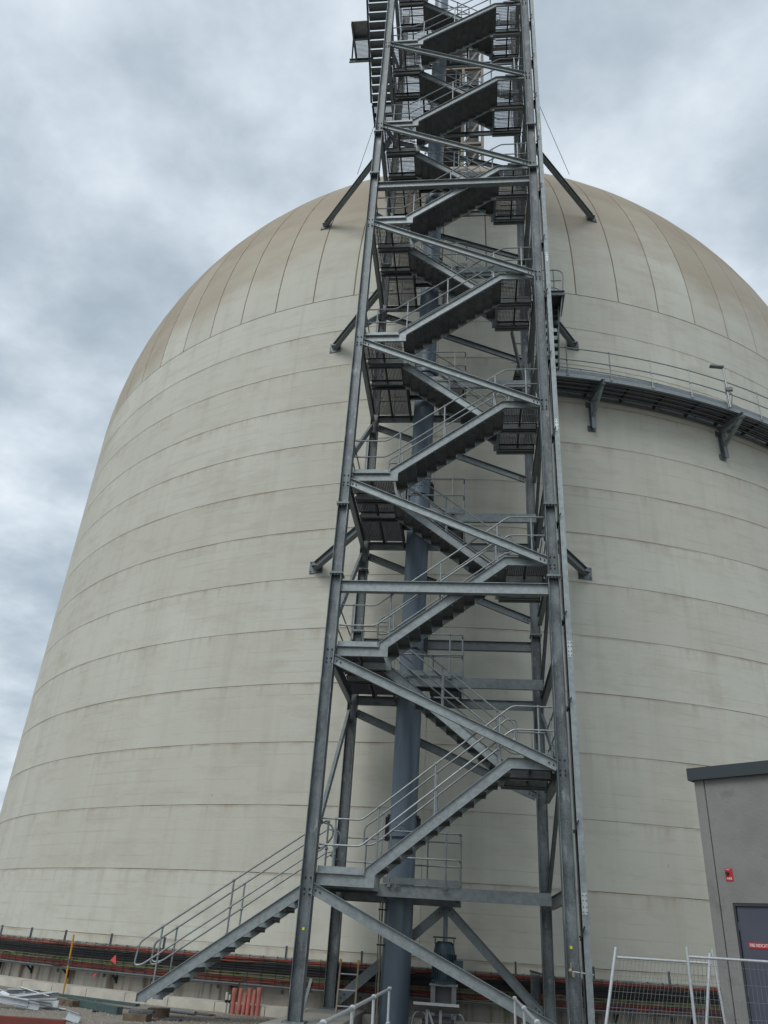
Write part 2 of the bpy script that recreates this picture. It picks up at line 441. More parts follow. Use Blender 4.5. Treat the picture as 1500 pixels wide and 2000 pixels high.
for i, (z, r, m_) in enumerate([(.655, .012, ORANGE), (.635, .012, REDC), (.612, .013, ORANGE), (.59, .012, REDC), (.572, .010, ORANGE)]):
    cable('cable', 1.02+.02*(i % 2), z, r, m_, .010, 40+i)
cable('conduit', 1.08, .535, .014, GREYP, .002, 60); cable('conduit', 1.04, .50, .014, GREYP, .003, 61)
rq = random.Random(11)
for i in range(26):
    th0 = rq.uniform(-2.35, -1.0); l = rq.uniform(.02, .07); zz = rq.choice((.98, .70, .62, .60, 1.03)); dr_ = rq.uniform(.03, .10); dirn = rq.choice((-1, 1))
    pts = [cyl(th0+l*j/10, 1.0+.10*math.sin(math.pi*j/10), zz-dr_*math.sin(math.pi*j/10)*dirn*(1 if zz < .9 else .5)) for j in range(11)]
    obj('loose_cable', MB().tube(pts, .010, 6), rq.choice((ORANGE, REDC, BLACK, BLACK, YELC)), rack, smooth=True)
for z in (1.075, .90, .76, .66, .56):
    mb = MB().tube(arc(1.07, z), .0045 if z < 1 else .007, 5); obj('tray_wire', mb, GALV if z > 1 else BOLT, rack, smooth=True)
th = A0
step = .0163
while th < A1:
    mb = MB(); p0 = cyl(th, 1.075, .55); p1 = cyl(th, 1.075, 1.11)
    mb.tube([p0, p1], .0055, 5); mb.tube([cyl(th, .82, .555), p0], .0055, 5); mb.tube([cyl(th, .82, 1.06), cyl(th, 1.075, 1.09)], .007, 5)
    obj('rack_rung', mb, BOLT, rack); th += step
for th in (-2.2, -2.1216, -2.0481, -1.9658, -1.8846, -1.805, -1.7277, -1.642, -1.56, -1.4779, -1.395, -1.3117, -1.228, -1.145):
    mb = MB(); a = cyl(th, .83, .4); b = cyl(th, .83, 1.32)
    rad = Vector((math.cos(th), math.sin(th), 0))
    mb.prism([(-.02, -.02), (.02, -.02), (.02, .02), (.014, .02), (.014, -.014), (-.014, -.014), (-.014, .02), (-.02, .02)], a, b, rad)
    obj('rack_post', mb, GALV, rack)
    th2 = th+.02
    mb = MB(); mb.prism([(-.02, -.02), (.02, -.02), (.02, .02), (-.02, .02)], cyl(th2, .8, .34), cyl(th2, 1.02, .5))
    mb.prism([(-.02, -.02), (.02, -.02), (.02, .02), (-.02, .02)], cyl(th2, .82, .30), cyl(th2, .82, .53), rad)
    obj('rack_bracket', mb, BOLT, rack)

# ------------------------------------------------------------------ plinths
def plinth(label, pts, h):
    mb = MB(); n = len(pts)
    mb.add([(x, y, 0) for x, y in pts]+[(x, y, h) for x, y in pts], [tuple(range(n, 2*n))]+[(i, (i+1) % n, n+(i+1) % n, n+i) for i in range(n)])
    return tag(obj('concrete_plinth', mb, CONC, bevel=.02), label, 'plinth')
plinth('pale concrete footing carrying the two left tower columns', [(-.5, -.6), (.75, -.6), (.75, 4.1), (.1, 4.1), (-.3, 3.4)], .235)
plinth('concrete footing carrying the two right tower columns', [(3.9, -.6), (5.2, -.6), (5.2, 4.1), (4.0, 4.1)], .235)

# ------------------------------------------------------------------ stair tower
W, D = 4.665, 3.59
zL = [2.47, 6.81, 11.08, 15.33, 19.74, 24.12, 28.47, 32.83]
zR = [4.735, 9.01, 13.225, 17.50, 21.93, 26.30, 30.54, 34.9]
dL = [z+.09 for z in zL]; dR = [z+.005 for z in zR]
tower = thing('stair_tower', 'tall grey galvanised steel stair tower with zigzag flights in front of the silo', 'stair tower', (W/2, D/2, .235))
TOP = 36.5
def uc(h=.13, b=.115, tf=.013, tw=.012):
    # flanges at +-b along side axis, web between; (a=side, b=up) profile; open towards up
    return [(-b, -h), (-b+tf, -h), (-b+tf, -tw/2), (b-tf, -tw/2), (b-tf, -h), (b, -h), (b, h), (b-tf, h), (b-tf, tw/2), (-b+tf, tw/2), (-b+tf, h), (-b, h)]
def column(x, y, z0, z1, nm='column', back=False):
    mb = MB().prism(uc(), (x, y, z0), (x, y, z1), (0, 1, 0))
    c = obj(nm, mb, COLM, tower)
    return c
for (x, y) in ((0, 0), (W, 0), (0.03, D), (W-.1, D)):
    c = column(x, y, .265, TOP)
    mb = MB(); mb.box(x-.19, x+.19, y-.19, y+.19, .236, .264); obj('base_plate', mb, COLM, c)
    for z in ((8.52, 10.27, 21.63, 23.57) if y == 0 else (8.52, 10.27, 21.63)):
        mb = MB(); mb.box(x-.145, x+.145, y-.15, y+.15, z-.025, z-.002); mb.box(x-.145, x+.145, y-.15, y+.15, z+.002, z+.022)
        for q in (-.1, -.035, .035, .1): mb.box(x+q-.014, x+q+.014, y-.125, y-.1, z-.055, z-.025)
        obj('splice_plate', mb, GALV, c)
def boltgrp(pts, nrm, parent, r=.017):
    mb = MB(); nrm = Vector(nrm)
    for p in pts: p = Vector(p); mb.tube([p, p+nrm*.022], r, 6)
    return obj('bolt_group', mb, BOLT, parent, stuff=True)
for zs, x in ((zL, 0), (zR, W)):
    for z in zs:
        boltgrp([(x+sx*.045, -.006, z-dz) for sx in (-1, 1) for dz in (0, .19, .27)], (0, -1, 0), tower)
mb = MB(); mb.box(-.02, .02, -.012, -.007, 1.62, 1.665); obj('yellow_sticker', mb, YELS, tower)
mb = MB(); mb.box(W-.03, W+.01, -.012, -.007, 1.60, 1.645); obj('yellow_sticker', mb, YELS, tower)

def pfc(h=.1, b=.075, t=.009, sgn=1):
    # channel profile (n,t): web at t=0, toes towards +sgn t
    return [(-h, 0), (h, 0), (h, sgn*b), (h-t, sgn*b), (h-t, sgn*t), (-h+t, sgn*t), (-h+t, sgn*b), (-h, sgn*b)]
def ibeam(h=.12, b=.06, t=.010):
    return [(-h, -b), (-h, b), (-h+t, b), (-h+t, t/2), (h-t, t/2), (h-t, b), (h, b), (h, -b), (h-t, -b), (h-t, -t/2), (-h+t, -t/2), (-h+t, -b)]
def beam(nm, p0, p1, prof=None, m_=GALV, parent=None, upv=(0, 0, 1)):
    prof = prof or [(t, n) for n, t in ibeam()]
    return obj(nm, MB().prism(prof, p0, p1, upv), m_, parent or tower)
PB = [(t, n) for n, t in pfc(.1, .07, .01, 1)]      # toes on the viewer's side
PB2 = [(t, n) for n, t in pfc(.1, .07, .01, -1)]
# front cross beams and their twins at the back
for z in (8.24, 21.16, 33.9):
    beam('cross_beam', (.118, -.0, z), (W-.118, -.0, z), [(t, n) for n, t in ibeam(.125, .07, .011)], GALVB)
    beam('cross_beam', (.15, D, z-.02), (W-.22, D, z-.02), [(t, n) for n, t in ibeam(.12, .06, .010)])
# braces
def brace(p0, p1, m_=GALV, h=.095, sg=1):
    p0 = Vector(p0); p1 = Vector(p1)
    b = beam('brace', p0, p1, [(t, n) for n, t in pfc(h, .07, .009, sg)], m_)
    d = (p1-p0).normalized(); nrm = Vector((0, -1, 0)) if abs(d.y) < .5 else Vector((1, 0, 0))
    if abs(d.y) < .5:
        boltgrp([p0+d*.08-nrm*.0+Vector((0, -.013, 0)), p0+d*.17+Vector((0, -.013, 0)), p1-d*.08+Vector((0, -.013, 0)), p1-d*.17+Vector((0, -.013, 0))], nrm, b, .016)
    return b
brace((.09, -.03, zL[0]-.17), (W-.14, -.03, .33), GALVB)
for k in range(1, 8):
    brace((.10, -.03, zL[k]-.22), (W-.10, -.03, zR[k-1]-.13), GALVB)
    if k: brace((.14, D-.01, zL[k]-.40), (W-.22, D-.01, zR[k-1]-.10))
# bottom back bay: inverted V with centre post
brace((2.42, D-.01, 2.25), (.2, D-.01, .40)); brace((2.44, D-.01, 2.25), (W-.25, D-.01, .40))
beam('post', (2.42, D, .0), (2.42, D, 2.28), [(-.05, -.05), (.05, -.05), (.05, .05), (-.05, .05)], COLM, upv=(0, 1, 0))
def sbrace(p0, p1, h=.085):
    return beam('brace', p0, p1, [(t, n) for n, t in pfc(h, .065, .009, 1)], GALV)
for k in range(1, 8):
    sbrace((0, D-.12, zL[k]-.42), (0, .12, (zL[k-1]+.35) if k == 1 else zL[k-1]+.45))
    sbrace((W, D-.12, zL[k]-.35), (W, .12, zR[k-1]-.2))
for k in range(0, 8):
    sbrace((W-.0, D-.12, zL[k]+.15), (W-.0, .12, zR[k]-.25))

# grating meshes
gm = {}
def grating(parent, x0, x1, y0, y1, z):
    a = round(x1-x0, 3); b = round(y1-y0, 3)
    if (a, b) not in gm:
        mb = MB(); n = int(a/.04); 
        for i in range(n+1):
            x = a*i/n-a/2; mb.box(x-.004, x+.004, -b/2, b/2, -.038, 0)
        n = int(b/.05)
        for i in range(n+1):
            y = b*i/n-b/2; mb.box(-a/2, a/2, y-.0045, y+.0045, -.022, -.001)
        me = bpy.data.meshes.new('grating'); me.from_pydata(mb.v, [], mb.f); me.materials.append(GRAT); gm[(a, b)] = me
    o = inst('grating', gm[(a, b)], parent, ((x0+x1)/2, (y0+y1)/2, z)); o['kind'] = 'stuff'; return o
CB = [(t, n) for n, t in pfc(.09, .06, .009, 1)]
CBm = [(t, n) for n, t in pfc(.09, .06, .009, -1)]
def empty_part(name, parent, loc):
    o = bpy.data.objects.new(name, None); o.empty_display_size = .2; link(o, parent, Vector(loc)); return o
TB = lambda mb, x0, x1, y, z: mb.box(x0, x1, y-.004, y+.004, z+.005, z+.125)
for k, d in enumerate(dL):
    la = empty_part('landing', tower, (.55, 1.8, d))
    z = d-.12
    # beams
    beam('deck_beam', (-.0, .13, z-.06), (-.0, D-.13, z-.06), [(t, n) for n, t in ibeam(.13, .055, .01)], GALV, la)
    beam('deck_beam', (W, .13, z-.01), (W, D-.13, z-.01), [(t, n) for n, t in ibeam(.11, .055, .01)], GALV, la)
    for y in (1.0, 1.10, 1.93, 2.03):
        beam('deck_beam', (.11, y, z+.005), (1.08, y, z+.005), CB if y in (1.0, 1.93) else CBm, GRAT, la)
    beam('deck_beam', (.15, D-.02, z-.06), (W-.2 if k else 2.75, D-.02, z-.06), [(t, n) for n, t in pfc(.115, .06, .01, 1)], GALV, la)
    beam('deck_beam', (1.06, 1.98, z-.0), (W-.12, 1.98, z-.0), [(t, n) for n, t in pfc(.115, .075, .01, -1)], GALVB, la)
    beam('deck_beam', (1.09, 2.05, z), (1.09, D-.06, z), CB, GRAT, la)
    beam('deck_beam', (2.72, 2.02, z), (2.72, D-.06, z), CBm, GRAT, la)
    beam('deck_beam', (1.13, 2.62, z+.02), (2.68, 2.62, z+.02), [(t, n*.8) for n, t in pfc(.08, .05, .009, 1)], GRAT, la)
    for (y0, y1) in ((.16, .97), (1.14, 1.9), (2.07, D-.1)):
        beam('joist', (.56, y0, z+.035), (.56, y1, z+.035), [(-.022, -.04), (.022, -.04), (.022, .04), (-.022, .04)], GRAT, la)
    grating(la, .06, 1.06, .13, .99, d-.002); grating(la, .06, 1.06, 1.11, 1.92, d-.002); grating(la, .06, 1.06, 2.04, 3.52, d-.002)
    grating(la, 1.12, 2.70, 2.06, 2.60, d-.002); grating(la, 1.95, 2.70, 2.64, 3.52, d-.002)
    mb = MB(); TB(mb, .14, .98, .075, d); mb.box(.1, 1.0, .03, .07, d+.0, d+.03); obj('toe_board', mb, GALVB, la)
    mb = MB(); TB(mb, 1.18, 2.75, 1.935, d); obj('toe_board', mb, GALV, la)
    mb = MB(); mb.box(2.74, 2.748, 1.95, D-.05, d+.005, d+.125); obj('toe_board', mb, GALV, la)
    mb = MB()
    for x in (1.45, 2.45): mb.box(x-.07, x+.07, 1.90, 1.925, d-.05, d-.02); mb.box(x-.015, x+.015, 1.88, 1.93, d-.07, d+.01)
    obj('clamp', mb, GALV, la)
for k, d in enumerate(dR):
    la = empty_part('landing', tower, (4.1, 1., d)); z = d-.1
    beam('deck_beam', (W, .13, z-.04), (W, D-.13, z-.04), [(t, n) for n, t in ibeam(.125, .055, .01)], GALV, la)
    for y in (1.0, 1.10, 1.93):
        beam('deck_beam', (3.62, y, z), (W-.1, y, z), CBm if y == 1.10 else CB, GRAT, la)
    for (y0, y1) in ((.16, .97), (1.14, 1.9)):
        beam('joist', (4.12, y0, z+.03), (4.12, y1, z+.03), [(-.022, -.04), (.022, -.04), (.022, .04), (-.022, .04)], GRAT, la)
    beam('deck_beam', (3.58, 1.13, z), (3.58, 1.9, z), CB, GALV, la)
    beam('deck_beam', (3.58, 2.0, z-.02), (W-.1, 2.0, z-.02), [(t, n) for n, t in pfc(.11, .06, .01, -1)], GALV, la)
    grating(la, 3.66, 4.60, .13, .99, d-.002); grating(la, 3.62, 4.60, 1.11, 1.92, d-.002)
    mb = MB(); TB(mb, 3.95, 4.5, .075, d); obj('toe_board', mb, GALV, la)
    mb = MB(); TB(mb, 3.6, 4.5, 1.985, d); obj('toe_board', mb, GALV, la)

def rounded(pts, r=.09, n=4):
    pts = [Vector(p) for p in pts]; o = [pts[0]]
    for i in range(1, len(pts)-1):
        a = pts[i]+(pts[i-1]-pts[i]).normalized()*min(r, (pts[i-1]-pts[i]).length*.49)
        b = pts[i]+(pts[i+1]-pts[i]).normalized()*min(r, (pts[i+1]-pts[i]).length*.49)
        for j in range(n+1):
            t = j/n; o.append(a*(1-t)**2+pts[i]*2*t*(1-t)+b*t*t)
    o.append(pts[-1]); return o
def rail(parent, pts, r=.0175, m_=RAIL, rad=.09): return obj('rail', MB().tube(rounded(pts, rad), r, 8), m_, parent, smooth=True)
def rpost(parent, p, h, balls=(1., .5), r=.019, m_=RAIL):
    p = Vector(p); mb = MB().tube([p, p+Vector((0, 0, h))], r, 8)
    for b in balls: mb.ball(p+Vector((0, 0, h*b)), r*1.75, 8, 6)
    mb.box(p.x-.035, p.x+.035, p.y-.012, p.y+.012, p.z-.06, p.z+.03)
    return obj('rail_post', mb, m_, parent, smooth=True)
H1, H2 = .93, .47
def flight(x0, x1, d0, d1, y0, y1, nt=11, posts=(.04, .45, .93), low_ext=None, up_ext=None, ground=False, name='stair_flight'):
    """x0 = lower knee, x1 = upper knee (x1>x0 ascends right); y0 near stringer, y1 far stringer"""
    sg = 1 if x1 > x0 else -1
    fl = empty_part(name, tower, ((x0+x1)/2, (y0+y1)/2, d0))
    le = x0-sg*.92 if low_ext is None else low_ext; ue = x1+sg*.85 if up_ext is None else up_ext
    lowp = [(le, d0-.1), (x0, d0-.1), (x0, d0+.06)] if not ground else [(x0, d0-.02), (x0, d0+.06)]
    for yy, s_ in ((y0, 1), (y1, -1)):
        pts = [Vector((a, yy, b)) for a, b in lowp+[(x1, d1-.08), (ue, d1-.08)]]
        sv = Vector((0, 1, 0)) if sg > 0 else Vector((0, -1, 0)); q = s_*sg
        obj('stringer', MB().sweep(pts, pfc(.1, .05, .009, -q), sv), GALVB, fl)
    r = (d1-d0)/(nt+1); g = (x1-x0)/nt
    for j in range(1, nt+1):
        xa = x0+(j-1)*g-sg*.012; xb = x0+j*g+sg*.03; z = d0+j*r
        mb = MB(); a, b = min(xa, xb), max(xa, xb)
        mb.box(a, b, y0+.012, y1-.012, z-.006, z)
        nx = xa; mb.box(min(nx, nx+sg*.006), max(nx, nx+sg*.006), y0+.012, y1-.012, z-.055, z-.006)
        bx = xb; mb.box(min(bx, bx-sg*.006), max(bx, bx-sg*.006), y0+.012, y1-.012, z-.04, z+.02)
        for yy in (y0+.012, y1-.018): mb.box(a, b, yy, yy+.006, z-.075, z-.006)
        obj('tread', mb, TREAD, fl)
    sl = (d1-d0-.14)/(x1-x0)
    def zl(x): return d0+.06+.125+(x-x0)*sl
    # handrails both sides
    for side, yy in (('near', y0), ('far', y1)):
        hr = empty_part('handrail', tower, ((x0+x1)/2, yy, d0))
        for h in (H1, H2):
            lo = []
            kx0 = x0-sg*.05; kx1 = x1-sg*.0
            outer = (side == 'near') if name != 'back' else (side == 'far')
            p = [(kx0, zl(kx0)+h), (kx1, zl(kx1)+h)]
            if outer:
                if ground: pass
                else:
                    zf = d0+h+.02; xk = x0-(zl(x0)+h-zf)/sl if sl else x0
                    p = [(le+sg*.0, zf), (xk, zf), (kx1, zl(kx1)+h)]
                p.append((kx1+sg*.1, d1+h+.10)); p.append((ue, d1+h+.10))
                rail(hr, [(a, yy, b) for a, b in p])
            else:
                if h == H1: p0 = p
                else:
                    # closed D loops at both ends
                    a = p0[0]; b = p[0]; c = p0[1]; e_ = p[1]; sx = sg*.2
                    loop = [(c[0], c[1]), (a[0], a[1]), (a[0]-sx, a[1]-.14), (b[0]-sx, b[1]-.02), (b[0], b[1]), (e_[0], e_[1])]
                    loop2 = [(e_[0], e_[1]), (e_[0]+sx, e_[1]+.05), (c[0]+sx, c[1]), (c[0], c[1])]
                    rail(hr, [(a_, yy, b_) for a_, b_ in loop]); rail(hr, [(a_, yy, b_) for a_, b_ in loop2])
        for t in posts:
            x = x0+(x1-x0)*t; rpost(hr, (x, yy, zl(x)-.02), H1+.02)
        if outer and not ground:
            xx = le+sg*.28; rpost(hr, (xx, yy, d0), H1+.02)
            xx = ue-sg*.28; rpost(hr, (xx, yy, d1), H1+.10)
    return fl
for k in range(8):
    flight(1.11, 3.68, dL[k], dR[k], .10, .95, low_ext=.13, up_ext=W-.13)
    if k < 7: flight(3.60, 1.04, dR[k], dL[k+1], 1.14, 1.90, name='back', low_ext=W-.13, up_ext=.13, posts=(.04, .5, .95))
# rename
for o in list(bpy.data.objects):
    if o.name.startswith('back'): 
        w_ = WL.get(o.name); o.name = 'stair_flight'; WL[o.name] = w_
# entry flight up from the ground
flight(-3.13, -.05, .30, dL[0], 1.12, 1.98, nt=11, posts=(.055, .47), up_ext=.1, ground=True, name='entry_flight')
for yy in (1.12, 1.98):
    hr = empty_part('handrail', tower, (-3.1, yy, .3))
    zz = .30+.06+.125
    rail(hr, [(-3.13, yy, zz+H1+.0), (-3.36, yy, zz+H1-.17), (-3.40, yy, zz+H2-.10), (-3.25, yy, zz+H2-.08), (-3.13, yy, zz+H2+.0)])
# handrails: left edge and third-bay platform of each level
for k, d in enumerate(dL):
    hr = empty_part('handrail', tower, (1.9, 2.7, d))
    for h in (1.0, .5):
        rail(hr, [(1.28, 1.93, d+h), (2.74, 1.93, d+h), (2.74, D-.05, d+h), (.12, D-.05, d+h)], r=.0175, rad=.07)
    for p in ((1.30, 1.93), (2.45, 1.93), (2.74, 2.15), (2.74, D-.2), (2.0, D-.05), (.6, D-.05)):
        rpost(hr, (p[0], p[1], d), 1.0)
    for h in (1.0, .5):
        if k: rail(hr, [(.06, .2, d+h), (.06, D-.2, d+h)])
        else:
            rail(hr, [(.0, .16, d+h), (.0, .95, d+h)]); rail(hr, [(.0, 2.15, d+h), (.0, D-.1, d+h)])
    if not k:
        for yy in (1.0, 2.1):
            rail(hr, [(-.1, yy, d+1.0), (.2, yy, d+.95), (.24, yy, d+.75), (.05, yy, d+.5), (-.1, yy, d+.42)])
            rpost(hr, (.12, yy, d), 1.0)
for k, d in enumerate(dR):
    hr = empty_part('handrail', tower, (W-.1, 1, d))
    for h in (1.03, .55):
        rail(hr, [(W-.07, .1, d+h), (W-.07, 1.9, d+h)]); 
    rpost(hr, (W-.07, 1.05, d), 1.03)

# tie struts back to the silo
for (p0, plate) in (((0, 2.9, 11.25), (-1.6, 5.13, 11.06)), ((W, 2.9, 11.25), (6.15, 5.22, 11.03)),
                    ((0, 2.9, 19.9), (-1.78, 5.16, 19.44)), ((W, 2.9, 19.9), (6.29, 5.25, 19.45)),
                    ((0, 2.4, 26.7), (-3.08, 5.47, 26.54)), ((W, 2.4, 26.7), (7.7, 5.62, 26.65))):
    p0 = Vector(p0); p1 = Vector(plate); th = math.atan2(p1.y-TY, p1.x-TX)
    if p1.z < ZS: q = cyl(th, .02, p1.z); n_ = Vector((math.cos(th), math.sin(th), 0))
    else:
        s_ = math.asin((p1.z-ZS)/RISE)/(math.pi/2); q = dome(th, s_, .02); n_ = (q-Vector((TX, TY, ZS))); n_ = Vector((n_.x/TR**2, n_.y/TR**2, n_.z/RISE**2)).normalized()
    st = beam('tie_strut', p0, q+n_*.06, [(t, n) for n, t in ibeam(.12, .075, .012)], GALV)
    mb = MB(); tg = Vector((0, 0, 1)).cross(n_).normalized(); vv = n_.cross(tg)
    M = Matrix((tg, vv, n_)).transposed().to_4x4(); M.translation = q
    mb.box(-.2, .2, -.19, .19, -.03, .01, M); mb.box(-.1, .1, -.012, .012, .0, .16, M); obj('end_plate', mb, COLM, st)
    boltgrp([M @ Vector((a, b, .01)) for a in (-.15, .15) for b in (-.14, .14)], n_, st)
# knee bracket under the right landing and side platform with ship ladder to the catwalk
sp = thing('access_platform', 'small railed side platform with steep ladder going down to the curved catwalk', 'platform', (5.2, 3.2, 19.3))
mb = MB(); mb.box(4.8, 5.72, 2.7, 3.5, 19.36, 19.40); obj('deck', mb, GRAT, sp)
beam('edge_beam', (4.75, 2.68, 19.3), (5.75, 2.68, 19.3), CB, GALV, sp); beam('edge_beam', (4.75, 3.52, 19.3), (5.75, 3.52, 19.3), CBm, GALV, sp)
beam('edge_beam', (5.75, 2.68, 19.3), (5.75, 3.52, 19.3), CBm, GALV, sp)
for yy in (2.72, 3.48):
    rail(sp, [(4.8, yy, 20.35), (5.62, yy, 20.35), (5.75, yy, 20.2), (5.72, yy, 19.6), (5.55, yy, 18.2)], m_=RAIL, rad=.12)
    rail(sp, [(4.8, yy, 19.9), (5.68, yy, 19.9)]); rpost(sp, (5.45, yy, 19.4), .95)
for xx in (5.05, 5.62):
    mb = MB().prism([(-.02, -.09), (.02, -.09), (.02, .09), (-.02, .09)], (xx, 3.3, 19.35), (xx, 4.05, 17.5), (0, 1, 0)); obj('ladder_stringer', mb, GALV, sp)
for i in range(8):
    t = (i+.5)/8; mb = MB(); y = 3.3+.75*t; z = 19.35-1.85*t; mb.box(5.07, 5.60, y-.08, y+.08, z-.015, z+.01); obj('ladder_tread', mb, GRAT, sp)
beam('knee_brace', (4.1, 2.05, 17.25), (4.5, 3.4, 16.35), PB2, GALV, tower)

# ------------------------------------------------------------------ cable ladder on the right of the tower
cl = thing('cable_ladder', 'narrow galvanised cable ladder running up beside the right front column', 'cable ladder', (5.0, .1, .3))
LX = W+.245
for a, (x, y) in enumerate(((LX, -.13), (LX, .22))):
    z = .3; seg = [.3, 2.3, 6.9, 12.4, 17.9, 23.4, 28.9, TOP]
    for i in range(len(seg)-1):
        mb = MB().prism([(-.008, -.012), (-.008, .012), (-.062, .012) if 0 else (-.008, .012), (.075, .012), (.075, .004), (0, .004), (0, -.004), (.075, -.004), (.075, -.012)], (x, y, seg[i]+.004), (x, y, seg[i+1]-.004), (0, 1, 0))
        mb = MB(); mb.box(x-.055, x+.055, y-.006, y+.006, seg[i]+.004, seg[i+1]-.004)
        mb.box(x-.055, x-.047, y+.006, y+.04, seg[i]+.004, seg[i+1]-.004); mb.box(x+.047, x+.055, y+.006, y+.04, seg[i]+.004, seg[i+1]-.004)
        obj('side_rail', mb, GALVB, cl)
        if i and a == 0:
            mb = MB(); z0 = seg[i]; mb.box(x-.045, x+.045, y-.011, y-.006, z0-.17, z0+.17); o = obj('splice_plate', mb, RAILN, cl)
            boltgrp([(x+sx*.028, y-.011, z0+dz) for sx in (-1, 1) for dz in (-.13, -.05, .05, .13)], (0, -1, 0), o, .009)
z = .5; 
while z < TOP-.2:
    mb = MB(); mb.box(LX-.012, LX+.012, -.09, .21, z-.012, z+.012); obj('rung', mb, GALV, cl); z += .3
for i in range(9):
    mb = MB().tube([(LX-.04+.013*(i % 3), .0+.02*i, .3), (LX-.04+.013*((i+1) % 3), .0+.02*i, TOP)], .010, 6); obj('cable', mb, BLACK, cl)
for z in (1.85, 3.55, 5.8, 7.6, 9.9, 12.2, 14.5, 16.6, 18.6, 20.7, 22.8, 24.9, 27.0, 29.2, 31.4):
    mb = MB(); mb.box(W+.118, W+.19, -.05, .25, z-.07, z-.045)
    mb.prism([(-.011, -.011), (.011, -.011), (.011, .011), (-.011, .011)], (W+.13, -.15, z-.12), (W+.215, -.19, z+.10))
    obj('ladder_bracket', mb, BOLT, cl)

# ------------------------------------------------------------------ riser pipe
pp = thing('riser_pipe', 'fat blue-grey vertical steel pipe rising through the stair tower landings', 'pipe', (1.44, 3.0, 0))
def px_(z): return 1.43+.0075*min(z, 20)
seg = [0, 3.75, 8.05, 12.4, 16.6, 21.0, 25.4, 29.8, 34.2, 38]
for i in range(len(seg)-1):
    r = .305-.0035*i; z0, z1 = seg[i]+.01, seg[i+1]-.01
    mb = MB().tube([(px_(z0), 3.0, z0), (px_(z1), 3.0, z1)], r, 40); obj('pipe_section', mb, PIPE, pp, smooth=True)
    if i:
        x = px_(seg[i]); z = seg[i]
        mb = MB(); mb.tube([(x, 3.0, z-.22), (x, 3, z+.20)], r+.012, 40); o = obj('coupling_collar', mb, PIPE, pp, smooth=True)
        mb = MB(); mb.tube([(x, 3.0, z-.24), (x, 3, z-.20)], r+.03, 40); obj('clamp_band', mb, BOLT, o, smooth=True)
        for sx in (-1, 1):
            mb = MB(); mb.box(x+sx*(r+.05)-.035, x+sx*(r+.05)+.035, 2.96, 3.04, z-.28, z+.22)
            mb.tube([(x+sx*(r+.08), 2.94, z+.2), (x+sx*(r+.08), 2.94, z-.26)], .012, 6); mb.box(x+sx*(r+.02)-.03, x+sx*(r+.02)+.03, 2.92, 3.08, z+.2, z+.27)
            obj('clamp_lug', mb, BOLT, o)
        boltgrp([(x-.12+.06*q, 3.0-math.sqrt((r+.012)**2-(.12-.06*q)**2), z+.02) for q in range(4)]+[(x-.03, 3-r-.01, z-.06)], (0, -1, 0), o, .012)
# thin side conduit along the pipe
mb = MB(); mb.tube([(1.11, 2.83, 0), (1.11, 2.83, 2.3)], .022, 8); obj('side_conduit', mb, OLIVE, pp)
mb = MB(); mb.tube([(1.06, 2.83, 0), (1.06, 2.83, 2.3)], .010, 6); obj('side_conduit', mb, GALV, pp)
mb = MB(); mb.box(1.03, 1.2, 2.80, 2.86, 1.45, 1.475); mb.box(1.03, 1.2, 2.80, 2.86, 2.1, 2.125); obj('conduit_clip', mb, BOLT, pp)

# ------------------------------------------------------------------ catwalk round the silo
cw = thing('catwalk', 'curved grey catwalk bracketed to the right side of the silo', 'catwalk', (8.5, 5.2, 16))
C0, C1 = -1.46, -.80
def carc(off, z, n=40, a0=C0, a1=C1): return [cyl(a0+(a1-a0)*i/n, off, z) for i in range(n+1)]
ZD = 17.42
def cwedge(name, off, h, t, m_, z, a0=C0, a1=C1):
    mb = MB(); bring(mb, a0, a1, off-t/2, off+t/2, z, z+h, 40); return obj(name, mb, m_, cw)
cwedge('edge_beam', 1.0, .15, .012, RAIL, ZD-.17); cwedge('edge_flange', .965, .012, .07, GALV, ZD-.17)
cwedge('edge_beam', .06, .20, .02, GALV, ZD-.2)
cwedge('toe_board', .985, .12, .008, GALV, ZD+.005); cwedge('toe_board', .10, .12, .008, GALV, ZD+.005)
for i in range(9):
    cwedge('walkway_plank', .15+.1*i, .03, .078, GRAT, ZD-.035)
th = C0
while th < C1:
    obj('cross_bearer', MB().prism([(-.03, -.05), (.03, -.05), (.03, .05), (-.03, .05)], cyl(th, .08, ZD-.09), cyl(th, .98, ZD-.09)), GRAT, cw); th += .0613
for off in (.3, .5, .7, .85): cwedge('cable_run', off, .02, .03, GREYP, ZD-.16)
for z in (1.0, .52): obj('rail', MB().tube(carc(1.0, ZD+z, 60), .019, 8), RAIL, cw, smooth=True)
obj('rail', MB().tube(carc(.12, ZD+.95, 60), .017, 8), RAIL, cw, smooth=True)
th = -1.381-.0689
while th < C1:
    rpost(cw, cyl(th, 1.02, ZD-.06), 1.06, m_=RAIL); th += .0689/1.0
th = -1.41
while th < C1: rpost(cw, cyl(th, .12, ZD), .95, m_=RAIL); th += .0689
